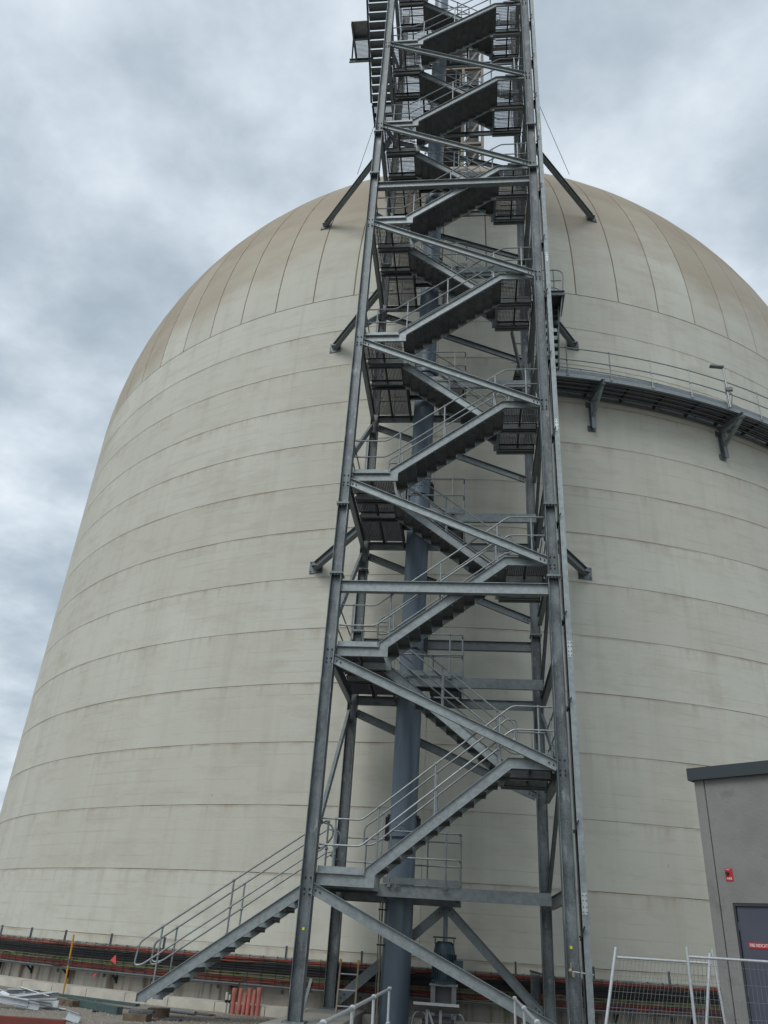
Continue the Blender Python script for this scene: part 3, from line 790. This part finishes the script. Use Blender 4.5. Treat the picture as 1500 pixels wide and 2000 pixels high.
for th in (-1.3273, -1.082, -.836):
    br = empty_part('bracket', cw, cyl(th, .3, 16.9)); rad = Vector((math.cos(th), math.sin(th), 0)); tang = Vector((-rad.y, rad.x, 0))
    obj('bracket_arm', MB().prism([(t, n) for n, t in ibeam(.09, .06, .01)], cyl(th, .02, ZD-.3), cyl(th, 1.12, ZD-.26)), GALVB, br)
    obj('bracket_leg', MB().prism([(t, n) for n, t in ibeam(.09, .075, .012)], cyl(th, .1, 16.02), cyl(th, .1, ZD-.38), rad), GALV, br)
    obj('bracket_diagonal', MB().prism([(-.035, -.06), (.035, -.06), (.035, .06), (-.035, .06)], cyl(th, .16, 16.5), cyl(th, 1.0, ZD-.36)), GALVB, br)
    mb = MB()
    for z in (16.08, 17.0): 
        M = Matrix((tang, Vector((0, 0, 1)), rad)).transposed().to_4x4(); M.translation = cyl(th, .0, z)
        mb.box(-.16, .10, -.08, .12, .002, .03, M)
    obj('wall_plate', mb, COLM, br)
lp = thing('lamp_post', 'slim lamp post with flat floodlight head standing on the catwalk rail', 'lamp', cyl(-1.105, 1.06, 17.4))
th = -1.105
obj('pole', MB().tube([cyl(th, 1.08, 17.3), cyl(th, 1.08, 18.95)], .032, 8), RAIL, lp, smooth=True)
b = cyl(th, 1.08, 18.95); M = Matrix.Rotation(R(8), 4, 'Y'); M.translation = b
mb = MB(); mb.box(-.42, .02, -.07, .07, -.02, .03, M); mb.box(-.40, -.02, -.06, .06, -.035, -.02, M); obj('lamp_head', mb, GREYP, lp)
mb = MB(); mb.box(b.x-.05, b.x+.16, b.y-.06, b.y+.02, 17.95, 18.08); mb.tube([b+Vector((.0, -.03, -1.0)), b+Vector((.12, -.03, -1.15)), b+Vector((.05, -.03, -1.5))], .018, 6); obj('junction_box', mb, GREYP, lp)

# ------------------------------------------------------------------ outer stair at the upper left and head frame
us = thing('upper_stair', 'high outer stair flight hanging left of the tower top with open treads', 'staircase', (-.75, 3, 30.8))
beam('stringer', (-1.1, 3.75, 30.9), (-1.1, .2, 33.6), CB, GRAT, us); beam('stringer', (-.22, 3.75, 30.9), (-.22, .2, 33.6), CBm, GRAT, us)
for i in range(14):
    t = (i+.6)/14.5; y = 3.75-3.55*t; z = 30.9+2.7*t; mb = MB(); mb.box(-1.08, -.24, y-.145, y+.145, z-.02, z); mb.box(-1.08, -.24, y+.12, y+.13, z-.06, z-.02); obj('tread', mb, GALV, us)
grating(us, -1.08, -.08, 3.8, 4.66, 30.86)
for (a, b_) in (((-1.1, 3.78, 30.78), (-1.1, 4.7, 30.78)), ((-1.1, 4.7, 30.78), (0, 4.7, 30.78)), ((-1.1, 3.78, 30.78), (0, 3.78, 30.78)), ((-1.1, 4.25, 30.8), (0, 4.25, 30.8))): beam('deck_beam', a, b_, CB, GRAT, us)
op = thing('upper_platform', 'small grated platform jutting out beside the upper stair at the picture top', 'platform', (-1.6, 2.4, 32.2))
grating(op, -1.82, -1.2, 2.35, 3.15, 33.0)
mb = MB(); mb.box(-1.84, -1.15, 1.7, 2.3, 32.98, 33.02); obj('deck_plate', mb, GALVB, op)
beam('edge_beam', (-1.84, 2.32, 32.86), (-1.12, 2.32, 32.86), PB, GALV, op); beam('edge_beam', (-2.1, 3.2, 32.86), (-1.12, 3.2, 32.86), PB, GALV, op)
beam('edge_beam', (-1.84, 1.7, 32.9), (-1.84, 3.14, 32.9), CB, GALV, op)
beam('hanger', (-2.0, 3.18, 32.95), (-1.88, 2.4, 33.9), [(-.03, -.03), (.03, -.03), (.03, .03), (-.03, .03)], MOTOR, op)
hf = thing('head_frame', 'beige braced steel frame standing on the silo roof behind the tower', 'steel frame', (2.5, 12, 36))
HX = (1.15, 2.35, 3.45); sq = [(-.07, -.07), (.07, -.07), (.07, .07), (-.07, .07)]
for x in HX:
    for y in (12, 13.6): beam('post', (x, y, 34.0), (x, y, 50), sq, BEIGE, hf, upv=(0, 1, 0))
z = 37.2
while z < 50:
    for y in (12, 13.6):
        beam('cross_beam', (HX[0]+.08, y, z), (HX[1]-.08, y, z), sq, BEIGE, hf); beam('cross_beam', (HX[1]+.08, y, z), (HX[2]-.08, y, z), sq, BEIGE, hf)
        beam('brace', (HX[1]+.1, y, z+.1), (HX[2]-.1, y, z+2.0), [(-.04, -.05), (.04, -.05), (.04, .05), (-.04, .05)], BEIGE, hf)
    mb = MB(); mb.box(HX[1]+.2, HX[2]-.2, 12.35, 13.3, z-1.0, z+1.0); obj('chute_casing', mb, LOUV, hf)
    mb = MB(); mb.box(HX[0]-.5, HX[1]-.1, 12.1, 13.5, z-.16, z-.12); obj('floor_plate', mb, LOUV, hf)
    for q in range(8):
        mb = MB(); mb.box(HX[0]+.1, HX[1]-.1, 13.3, 13.36, z+.15+q*.22, z+.27+q*.22); obj('louvre', mb, LOUV, hf)
    z += 2.25
for (a, b_, lab) in (((-.6, 3.6, 31.1), (-1.42, 3.95, 26.9), 'thin guy wire running down to the upper left tie strut'), ((5.2, 3.6, 31.1), (6.52, 4.5, 27.1), 'thin guy wire clamped to the upper right tie strut')):
    mb = MB().tube([a, b_], .010, 5); tag(obj('guy_wire', mb, BOLT), lab, 'wire', 'guy wires of the stair tower')

# ------------------------------------------------------------------ motor, stand, table, ladder
mt_ = thing('electric_motor', 'dark teal vertical electric motor on a grey pedestal behind the diagonal brace', 'motor', (2.43, 2.75, 0))
x, y = 2.43, 2.75
mb = MB().tube([(x, y, .86), (x, y, .9), (x, y, .93), (x, y, 1.42), (x, y, 1.55), (x, y, 1.60)], [.25, .25, .215, .215, .19, .14], 28); obj('motor_body', mb, MOTOR, mt_, smooth=True)
for i in range(26):
    a = 2*math.pi*i/26; mb = MB(); M = Matrix.Rotation(a, 4, 'Z'); M.translation = (x, y, 0); mb.box(.2, .25, -.006, .006, .95, 1.38, M); obj('cooling_fin', mb, MOTOR, mt_)
mb = MB(); mb.box(x-.23, x+.23, y-.16, y+.16, 1.655, 1.685); mb.box(x-.2, x-.18, y-.1, y+.1, 1.55, 1.66); mb.box(x+.18, x+.2, y-.1, y+.1, 1.55, 1.66); obj('rain_cowl', mb, MOTOR, mt_)
mb = MB(); mb.box(x+.2, x+.38, y-.14, y+.06, 1.05, 1.28); obj('terminal_box', mb, MOTOR, mt_)
mb = MB(); mb.box(x-.06, x+.02, y-.262, y-.252, 1.17, 1.30); obj('rating_plate', mb, OLIVE, mt_)
mb = MB(); mb.box(x-.25, x-.16, y-.2, y+.2, 0, .85); mb.box(x+.16, x+.25, y-.2, y+.2, 0, .85); mb.box(x-.28, x+.28, y-.22, y+.22, .82, .86); mb.box(x-.16, x+.16, y+.1, y+.14, .3, .8); obj('pedestal', mb, GREYP, mt_)
tb = thing('work_stand', 'grey flat-topped steel stand with splayed legs below the motor', 'stand', (2.33, 1.5, 0))
M = Matrix.Rotation(R(-28), 4, 'X'); M.translation = (2.33, 1.6, .50)
mb = MB(); mb.box(-.42, .42, -.16, .16, 0, .02, M); mb.box(-.42, .42, -.16, -.155, -.03, 0, M); obj('top_plate', mb, GREYP, tb)
for sx in (-.17, .08):
    obj('leg', MB().prism([(-.025, -.025), (.025, -.025), (.025, .025), (-.025, .025)], (2.33+sx, 1.55, 0), (2.33+sx, 1.58, .48), (0, 1, 0)), GREYP, tb)
obj('leg', MB().prism([(-.018, -.018), (.018, -.018), (.018, .018), (-.018, .018)], (2.38, 1.5, 0.0), (2.19, 1.58, .46), (0, 1, 0)), GREYP, tb)
pmp = thing('pump_unit', 'dark pump with bent hoses sitting behind the work stand', 'pump', (2.4, 2.1, 0))
obj('pump_body', MB().tube([(2.05, 2.1, .2), (2.10, 2.1, .2), (2.12, 2.1, .2), (2.6, 2.1, .2), (2.65, 2.1, .2)], [.1, .1, .15, .15, .1], 16), BLACK, pmp, smooth=True)
for (a, b_) in ((2.0, 1), (2.72, -1)):
    obj('hose', MB().tube(rounded([(a+.15*b_, 2.05, .12), (a+.1*b_, 2.0, .42), (a-.1*b_, 1.95, .40), (a-.16*b_, 1.9, .02)], .1), .018, 8), GALV, pmp, smooth=True)
mb = MB(); mb.box(1.98, 2.75, 1.95, 2.3, 0, .06); obj('skid', mb, GREYP, pmp)
ld = thing('step_ladder', 'short beige ladder with yellow rail tips in front of the pipe', 'ladder', (.56, 2.2, 0))
for x in (.375, .735):
    obj('ladder_rail', MB().prism([(-.016, -.03), (.016, -.03), (.016, .03), (-.016, .03)], (x, 2.2, 0), (x-.01, 2.45, 1.10), (0, 1, 0)), OLIVE, ld)
    obj('rail_tip', MB().prism([(-.022, -.035), (.022, -.035), (.022, .035), (-.022, .035)], (x-.01, 2.445, 1.08), (x-.011, 2.465, 1.165), (0, 1, 0)), YEL, ld)
for i in range(4):
    z = .06+.27*i; obj('rung', MB().tube([(.375, 2.2+.227*z, z+.05), (.735, 2.2+.227*z, z+.05)], .013, 6), RAILN, ld)

# ------------------------------------------------------------------ foreground handrails
def fg(xx, ys, label):
    hr = thing('handrail', label, 'handrail', (xx, sum(ys)/len(ys), 0), 'near handrails at the bottom edge')
    ht = .896
    for y in ys:
        pz = obj('post', MB().tube([(xx, y, 0), (xx, y, ht-.02)], .019, 14), RAILN, hr, smooth=True)
        obj('post_foot', MB().box(xx-.05, xx+.05, y-.05, y+.05, 0.001, .014), RAILN, pz)
        for h in (ht, ht-.45): obj('ball_joint', MB().ball((xx, y, h), .033, 16, 10), RAILN, pz, smooth=True)
    for h in (ht, ht-.45): obj('rail', MB().tube([(xx, -12.5, h), (xx, max(ys)+.3, h)], .0195, 16), RAILN, hr, smooth=True)
fg(1.715, (-9.9, -7.88, -5.99, -3.87, -1.6), 'shiny tubular handrail rising from the bottom edge left of centre')
fg(3.60, (-10.1, -8.0, -6.05, -3.94, -1.74), 'shiny tubular handrail running off the bottom edge right of centre')

# ------------------------------------------------------------------ building on the right
A = Vector((6.37, -2.5, 0)); dd = Vector((.7604616, -.6493829, 0)); nn = Vector((-.6493829, -.7604616, 0)); BM = Matrix((dd, -nn, Vector((0, 0, 1)))).transposed().to_4x4(); BM.translation = A
bd = thing('plant_building', 'grey precast concrete plant room with charcoal roof fascia at the right edge', 'building', A)
def bb(name, m_, *a, parent=bd, bev=0): return obj(name, MB().box(*a, M=BM), m_, parent, bevel=bev)
bb('side_wall', BLDG, 0, .15, .0, 3.5, 0, 4.0, bev=.012)
bb('wall_joint', BLACK, .149, .166, .03, .14, 0, 4.0)
# front wall split around the door opening (0.34-1.36 wide, 2.27 high)
bb('front_wall', BLDG, .165, .34, .004, .16, 0, 4.0); bb('front_wall', BLDG, .34, 1.36, .004, .16, 2.29, 4.0); bb('front_wall', BLDG, 1.36, 5.0, .004, .16, 0, 4.0)
bb('rear_wall', BLDG, .16, 5.0, 3.3, 3.5, 0, 4.0); bb('side_wall', BLDG, 4.85, 5.0, .17, 3.3, 0, 4.0); bb('floor_slab', CONC, .16, 4.84, .17, 3.29, 0.004, .12)
bb('roof_slab', BLDG, .02, 4.95, .02, 3.45, 4.0, 4.04)
bb('fascia', FASC, -.06, 5.08, -.08, -.05, 3.98, 4.16); bb('fascia', FASC, -.06, -.03, -.05, 3.6, 3.98, 4.16); bb('roof_sheet', FASC, -.03, 5.05, -.05, 3.6, 4.13, 4.155)
bb('soffit', FASC, -.03, 5.05, -.05, .0, 3.985, 3.998)
dr = bb('door', DOOR, .375, 1.33, .035, .08, .14, 2.245, bev=.003)
bb('door_frame', FASC, .343, .37, .01, .12, .12, 2.285); bb('door_frame', FASC, .37, 1.36, .01, .12, 2.25, 2.285)
for z in (.4, 1.2, 2.0): bb('hinge', GREYP, .362, .378, .028, .04, z-.05, z+.05, parent=dr)
sg_ = bb('door_sign', RED, .475, .955, .028, .0345, 1.735, 1.805, parent=bd)
textobj('lettering', 'FIRE INDICATOR PANEL', .056, WHITE, sg_, BM @ Vector((.49, .0265, 1.77)), dd, nn, 'LEFT', .72)
fs = bb('fire_alarm_sign', RED, .30, .405, -.006, .003, 2.575, 2.735)
textobj('lettering', 'FIRE', .045, WHITE, fs, BM @ Vector((.3525, -.0075, 2.602)), dd, nn, 'CENTER', .95)
textobj('lettering', 'BREAK', .018, WHITE, fs, BM @ Vector((.345, -.0075, 2.722)), dd, nn, 'CENTER')
mb = MB(); c0 = BM @ Vector((.335, -.006, 2.672)); mb.tube([c0, c0+nn*.035], .022, 14); obj('call_point', mb, BOLT, fs)
mb = MB()
for (a, z) in ((.46, 3.66), (.83, 3.67)):
    c0 = BM @ Vector((a, .004, z)); mb.tube([c0-nn*.01, c0+nn*.002], .03, 12)
obj('lifting_point', mb, BLDG, bd, stuff=True)

# ------------------------------------------------------------------ temporary fences
def fence(P0, P1, P2z, ztop, label, gap=.11, tilt0=0, tilt1=0):
    """P0,P1 ground ends; posts rise ztop+gap; rail at ztop"""
    P0 = Vector(P0); P1 = Vector(P1); fn = thing('temporary_fence', label, 'fence', (P0+P1)/2, 'temporary mesh fence panels at the right')
    d = (P1-P0).normalized(); wd = (P1-P0).length
    for p, tl in ((P0, tilt0), (P1, tilt1)):
        obj('fence_post', MB().tube([p+Vector((0, 0, .02))+d*0, p+d*tl+Vector((0, 0, ztop+gap))], .019, 10), RAILN, fn, smooth=True)
    for z in (.12, ztop): obj('fence_rail', MB().tube([P0+d*tilt0*z/ztop+Vector((0, 0, z)), P1+d*tilt1*z/ztop+Vector((0, 0, z))], .016, 10), RAILN, fn, smooth=True)
    mb = MB(); n = int(wd/.048)
    for i in range(1, n):
        t = i/n; a = P0.lerp(P1, t); b = a+d*(tilt0*(1-t)+tilt1*t); mb.tube([a+Vector((0, 0, .12)), b+Vector((0, 0, ztop))], .0018, 4)
    z = .3
    while z < ztop-.02:
        mb.tube([P0+d*tilt0*z/ztop+Vector((0, 0, z)), P1+d*tilt1*z/ztop+Vector((0, 0, z))], .0018, 4); z += .17
    obj('wire_mesh', mb, RAIL, fn, stuff=True)
    for p in (P0, P1):
        mb = MB(); mb.box(p.x-.1, p.x+.1, p.y-.28, p.y+.28, 0.001, .12); obj('fence_foot', mb, CONC, fn, bevel=.02)
fence((4.40, -4.0, 0), (5.60, -4.0, 0), 0, 1.52, 'temporary mesh fence panel with leaning posts left of the concrete building', tilt0=.36, tilt1=.30)
fence((5.52, -4.45, 0), (7.6, -4.65, 0), 0, 1.575, 'temporary mesh fence panel standing across the grey door', tilt0=.0, tilt1=0)
mb = MB().tube([(6.03, -4.0, 0), (5.93, -4.0, 1.68)], .015, 10); tag(obj('fence_pole', mb, RAILN, smooth=True), 'lone thin steel pole leaning before the grey door', 'pole')

# ------------------------------------------------------------------ ground items, left
def gbar(name, label, cat, p0, p1, w_, h, m_, z=0.0, group=None, bev=.004):
    p0 = Vector((*p0, z+h/2)); p1 = Vector((*p1, z+h/2))
    mb = MB().prism([(-w_/2, -h/2), (w_/2, -h/2), (w_/2, h/2), (-w_/2, h/2)], p0, p1); return tag(obj(name, mb, m_, bevel=bev), label, cat, group)
gbar('timber_beam', 'long teal treated timber lying nearest the gravel by the steel pile', 'timber', (-5.35, 3.0), (-3.75, 1.75), .13, .13, TEAL, group='timbers on the gravel')
gbar('timber_beam', 'teal timber lying furthest back along the kerb blocks', 'timber', (-6.9, 4.35), (-3.85, 2.95), .12, .05, TEAL, .06, 'timbers on the gravel')
gbar('timber_beam', 'brown timber beam behind the pale steel offcuts', 'timber', (-6.5, 3.55), (-5.0, 2.55), .14, .11, TIMB, group='timbers on the gravel')
gbar('timber_block', 'squat timber block under the near foot of the entry stair', 'timber', (-3.32, .98), (-2.88, .98), .30, .11, TIMB, group='packing blocks under the entry stair')
gbar('timber_block', 'dark plank on top of the near stair-foot block', 'timber', (-3.30, 1.10), (-2.86, 1.16), .28, .05, COLM, .112, 'packing blocks under the entry stair')
gbar('timber_block', 'timber block under the far foot of the entry stair', 'timber', (-3.22, 1.86), (-2.84, 1.92), .30, .15, TIMB, group='packing blocks under the entry stair')
gbar('steel_bar', 'dark flat bar on gravel right of the stair foot', 'bar', (-2.75, 1.5), (-2.42, 1.45), .10, .04, COLM)
tag(obj('conduit_offcut', MB().tube([(-3.35, 3.1, .04), (-2.55, 2.75, .04)], .04, 12), GREYP, smooth=True), 'grey tube lying on the gravel between stair foot and kerb', 'tube')
tag(obj('sheet_scrap', MB().prism([(-.11, 0), (0, .02), (.1, .004), (.1, .012), (0, .03), (-.11, .01)], (-2.75, 3.15, .004), (-2.25, 2.95, .004)), SHEET), 'bent grey sheet scrap lying before the kerb', 'scrap')
gbar('steel_strip', 'thin dark strip on gravel before the orange pipes', 'strip', (-2.1, 2.6), (-1.78, 2.5), .04, .015, COLM)
gbar('black_scrap', 'tiny black scrap on gravel below the teal timber', 'scrap', (-4.32, 1.9), (-4.25, 1.86), .09, .03, BLACK)
# pile of steel offcuts
rnd = random.Random(3)
desc = ['long pale steel channel on the left side of the offcut pile', 'short bright channel on top of the offcut pile', 'angled channel poking right from the offcut pile', 'twisted angle leaning on the pile front', 'bright plate edge at the pile right end', 'channel lying flat under the offcut pile', 'narrow angle crossing the pile middle', 'stubby channel with upturned flange in the pile', 'thin bright flat laid across the pile', 'long angle pointing to the kerb from the pile', 'channel offcut at the rear of the pile', 'small angle tucked low in the pile front', 'galvanised channel tilted up from the pile centre', 'short flat offcut at the pile left edge', 'slim angle standing proud of the pile top', 'dull thin strip curling out of the pile right side', 'bright angle crossing over the pile front', 'thin channel nearest the camera in the pile', 'short angle wedged under the top channel', 'long thin flat sticking left from the pile', 'small channel end facing the camera in the pile', 'narrow bright angle at the pile back right']
for i in range(22):
    rr_ = .75*math.sqrt(rnd.random()); pa = rnd.uniform(0, 6.28); cx = -6.0+rr_*1.05*math.cos(pa); cy = 1.75+rr_*math.sin(pa); a = rnd.uniform(-.5, .6)+(2.6 if i % 4 == 3 else 0); l = rnd.uniform(.4, .95)
    z = .05+.30*(1-rr_/.9)*rnd.uniform(.5, 1.1); dz = rnd.uniform(-.10, .14)
    d = Vector((math.cos(a), math.sin(a)*.8, 0))*l
    pr = [(t, n) for n, t in pfc(.055 if i < 9 else .03, .045 if i < 9 else .028, .006, 1)] if i % 3 else [(-.03, -.004), (.03, -.004), (.03, .004), (-.03, .004)]
    mb = MB().prism(pr, Vector((cx, cy, z))-d*.5, Vector((cx, cy, z+dz))+d*.5, (rnd.uniform(-.5, .5), rnd.uniform(-.6, .6), 1))
    tag(obj('steel_offcut', mb, RAILN), desc[i], 'offcut', 'pile of pale steel offcuts')
mb = MB().prism([(t, n) for n, t in pfc(.07, .06, .008, 1)], (-4.05, .12, .08), (-3.7, -.12, .05), (0, .4, 1)); tag(obj('steel_offcut', mb, RAILN), 'separate bright channel right of the offcut pile at the bottom edge', 'offcut')
bar = thing('plastic_barrier', 'dull red barrier plank at the bottom left corner', 'barrier', (-4.7, -.55, 0))
obj('plank', MB().prism([(-.03, -.07), (.03, -.07), (.03, .07), (-.03, .07)], (-5.6, -1.25, .05), (-3.55, -1.02, .05)), REDC, bar, bevel=.01)

# bunting post and flags
yp = thing('yellow_post', 'slim yellow marker post standing by the kerb', 'post', (-6.25, 4.75, 0))
obj('pole', MB().tube([(-6.50, 5.15, 0), (-6.56, 5.17, 1.24)], .022, 10), YEL, yp, smooth=True)
obj('band', MB().tube([(-6.53, 5.16, .60), (-6.536, 5.162, .74)], .024, 10), SHEET, yp)
for (c, s_, lab, st) in (((-4.95, 4.0, .82), .11, 'red pennant flag in front of the cable rack, highest of three', 1), ((-5.3, 3.9, .50), .085, 'small red pennant hanging below the first flag', 0), ((-4.75, 2.9, .05), .075, 'red pennant touching the gravel beside the teal timber', 2)):
    x, y, z = c; mb = MB()
    tri = {1: [(0, .09), (-.09, -.01), (.04, -.08)], 0: [(-.05, -.07), (.05, .06), (-.02, .03)], 2: [(-.05, -.04), (.05, -.04), (.01, .10)]}[st]
    mb.add([(x+a*s_/.1, y-.003, z+b*s_/.1) for a, b in tri]+[(x+a*s_/.1, y+.003+.02*(i == 0), z+b*s_/.1) for i, (a, b) in enumerate(tri)], [(0, 1, 2), (5, 4, 3), (0, 3, 4, 1), (1, 4, 5, 2), (2, 5, 3, 0)])
    o = obj('pennant_flag', mb, FLAG); tag(o, lab, 'flag', 'red bunting flags')
# orange pipes standing by the kerb
lab = ['leftmost terracotta pipe with socket rim, beside the white conduits', 'second terracotta pipe from the white conduits', 'shortest terracotta pipe of the row', 'tall leaning terracotta pipe right of the shortest one', 'terracotta pipe second from the right end', 'tallest terracotta pipe at the right end of the row']
for i, (x, y, h, r, lean) in enumerate(((-2.05, 4.02, .47, .052, -.0), (-1.93, 4.03, .47, .045, .015), (-1.83, 4.05, .38, .042, .02), (-1.73, 4.03, .49, .044, .01), (-1.625, 4.05, .46, .040, .0), (-1.515, 4.04, .51, .050, -.01))):
    y -= .30; rr = [r, r, r]; pts = [(x, y, 0), (x+lean*.6, y, h*.72), (x+lean, y, h)]
    if i in (0, 5): pts = [(x, y, 0), (x, y, h*.74), (x, y, h*.78), (x+lean, y, h)]; rr = [r*.92, r*.92, r*1.1, r*1.1]
    tag(obj('plastic_pipe', MB().tube(pts, rr, 18), BPIPE, smooth=True), lab[i], 'pipe', 'terracotta pipes standing by the kerb')
for i, (x, lb) in enumerate(((-2.24, 'left white conduit stub beside the terracotta pipes'), (-2.17, 'right white conduit stub beside the terracotta pipes'))):
    o = thing('conduit_stub', lb, 'conduit', (x, 3.83, 0), 'white conduit stubs'); obj('tube', MB().tube([(x, 3.83, 0), (x, 3.83, .38-.04*i)], .028, 12), WPIPE, o, smooth=True)
    obj('black_joint', MB().tube([(x, 3.83, .19), (x, 3.83, .24)], .034, 12), BLACK, o, smooth=True)
tag(obj('black_cable', MB().tube(rounded([(-2.17, 3.83, .33), (-2.15, 3.9, .42), (-2.02, 4.05, .58), (-1.95, 4.1, .62)], .1), .012, 8), BLACK, smooth=True), 'black cable curling from the white conduits up to the rack', 'cable')
mb = MB().prism([(-.03, -.02), (.03, -.02), (.03, .02), (-.03, .02)], (-.55, 3.6, 0), (-.45, 3.9, .75), (0, 1, 0)); tag(obj('leaning_channel', mb, GALV), 'short steel channel leaning between the left tower columns', 'channel')
for (x, y, l, lb) in ((4.32, 3.3, .95, 'upright bundle of bars beside the back right column'),):
    o = thing('bar_rack', lb, 'bars', (x, y, 0))
    for i in range(7): obj('bar', MB().tube([(x+.03*i-.1, y+.02*i+.4, 0), (x+.03*i-.1, y+.02*i+.4, 1.18-.01*i)], .010, 6), COLM, o)
    obj('top_bar', MB().tube([(x-.12, y+.38, 1.17), (x+.14, y+.56, 1.12)], .02, 6), COLM, o)
gv = thing('valve', 'small brass tap on a stub pipe fixed to the right front column', 'tap', (W-.02, -.1, 1.3))
obj('stub_pipe', MB().tube([(W-.04, -.11, 1.27), (W+.33, -.11, 1.24)], .011, 8), RAILN, gv, smooth=True)
mb = MB().ball((W-.05, -.11, 1.28), .035, 10, 6); mb.box(W-.05, W-.03, -.13, -.11, 1.31, 1.40); mb.box(W-.03, W+.01, -.13, -.1, 1.19, 1.26); obj('tap_body', mb, OLIVE, gv)
# loose stones on the gravel
mb = MB(); rnd = random.Random(5)
for i in range(5200):
    x = rnd.uniform(-9, 0.2); y = rnd.uniform(-1.5, 5.0) if x < -.6 else rnd.uniform(-.4, 3.4)
    if math.hypot(x-TX, y-TY) < TR+1.34: continue
    if x > -.52 and y < 4.1: continue
    s_ = rnd.uniform(.008, .022); a = rnd.uniform(0, 6.28); ca, sa = math.cos(a)*s_, math.sin(a)*s_
    h = s_*rnd.uniform(.6, 1.1); k_ = rnd.uniform(.6, 1)
    mb.add([(x+ca, y+sa, 0), (x-sa*k_, y+ca*k_, 0), (x-ca, y-sa, 0), (x+sa*k_, y-ca*k_, 0), (x+ca*.3, y+sa*.3, h), (x-ca*.4, y-sa*.3, h*.9)], [(0, 1, 4), (1, 5, 4), (1, 2, 5), (2, 3, 5), (3, 4, 5), (3, 0, 4)])
o = obj('loose_gravel', mb, mat('gravel_stones', (.20, .18, .15), .9, 0, (.34, .31, .27), 30, lo=.4, hi=.6)); o['kind'] = 'stuff'; o['label'] = 'loose gravel scattered on the ground before the silo kerb'; o['category'] = 'gravel'
for mt in bpy.data.materials:
    if 'x' in mt: del mt['x']
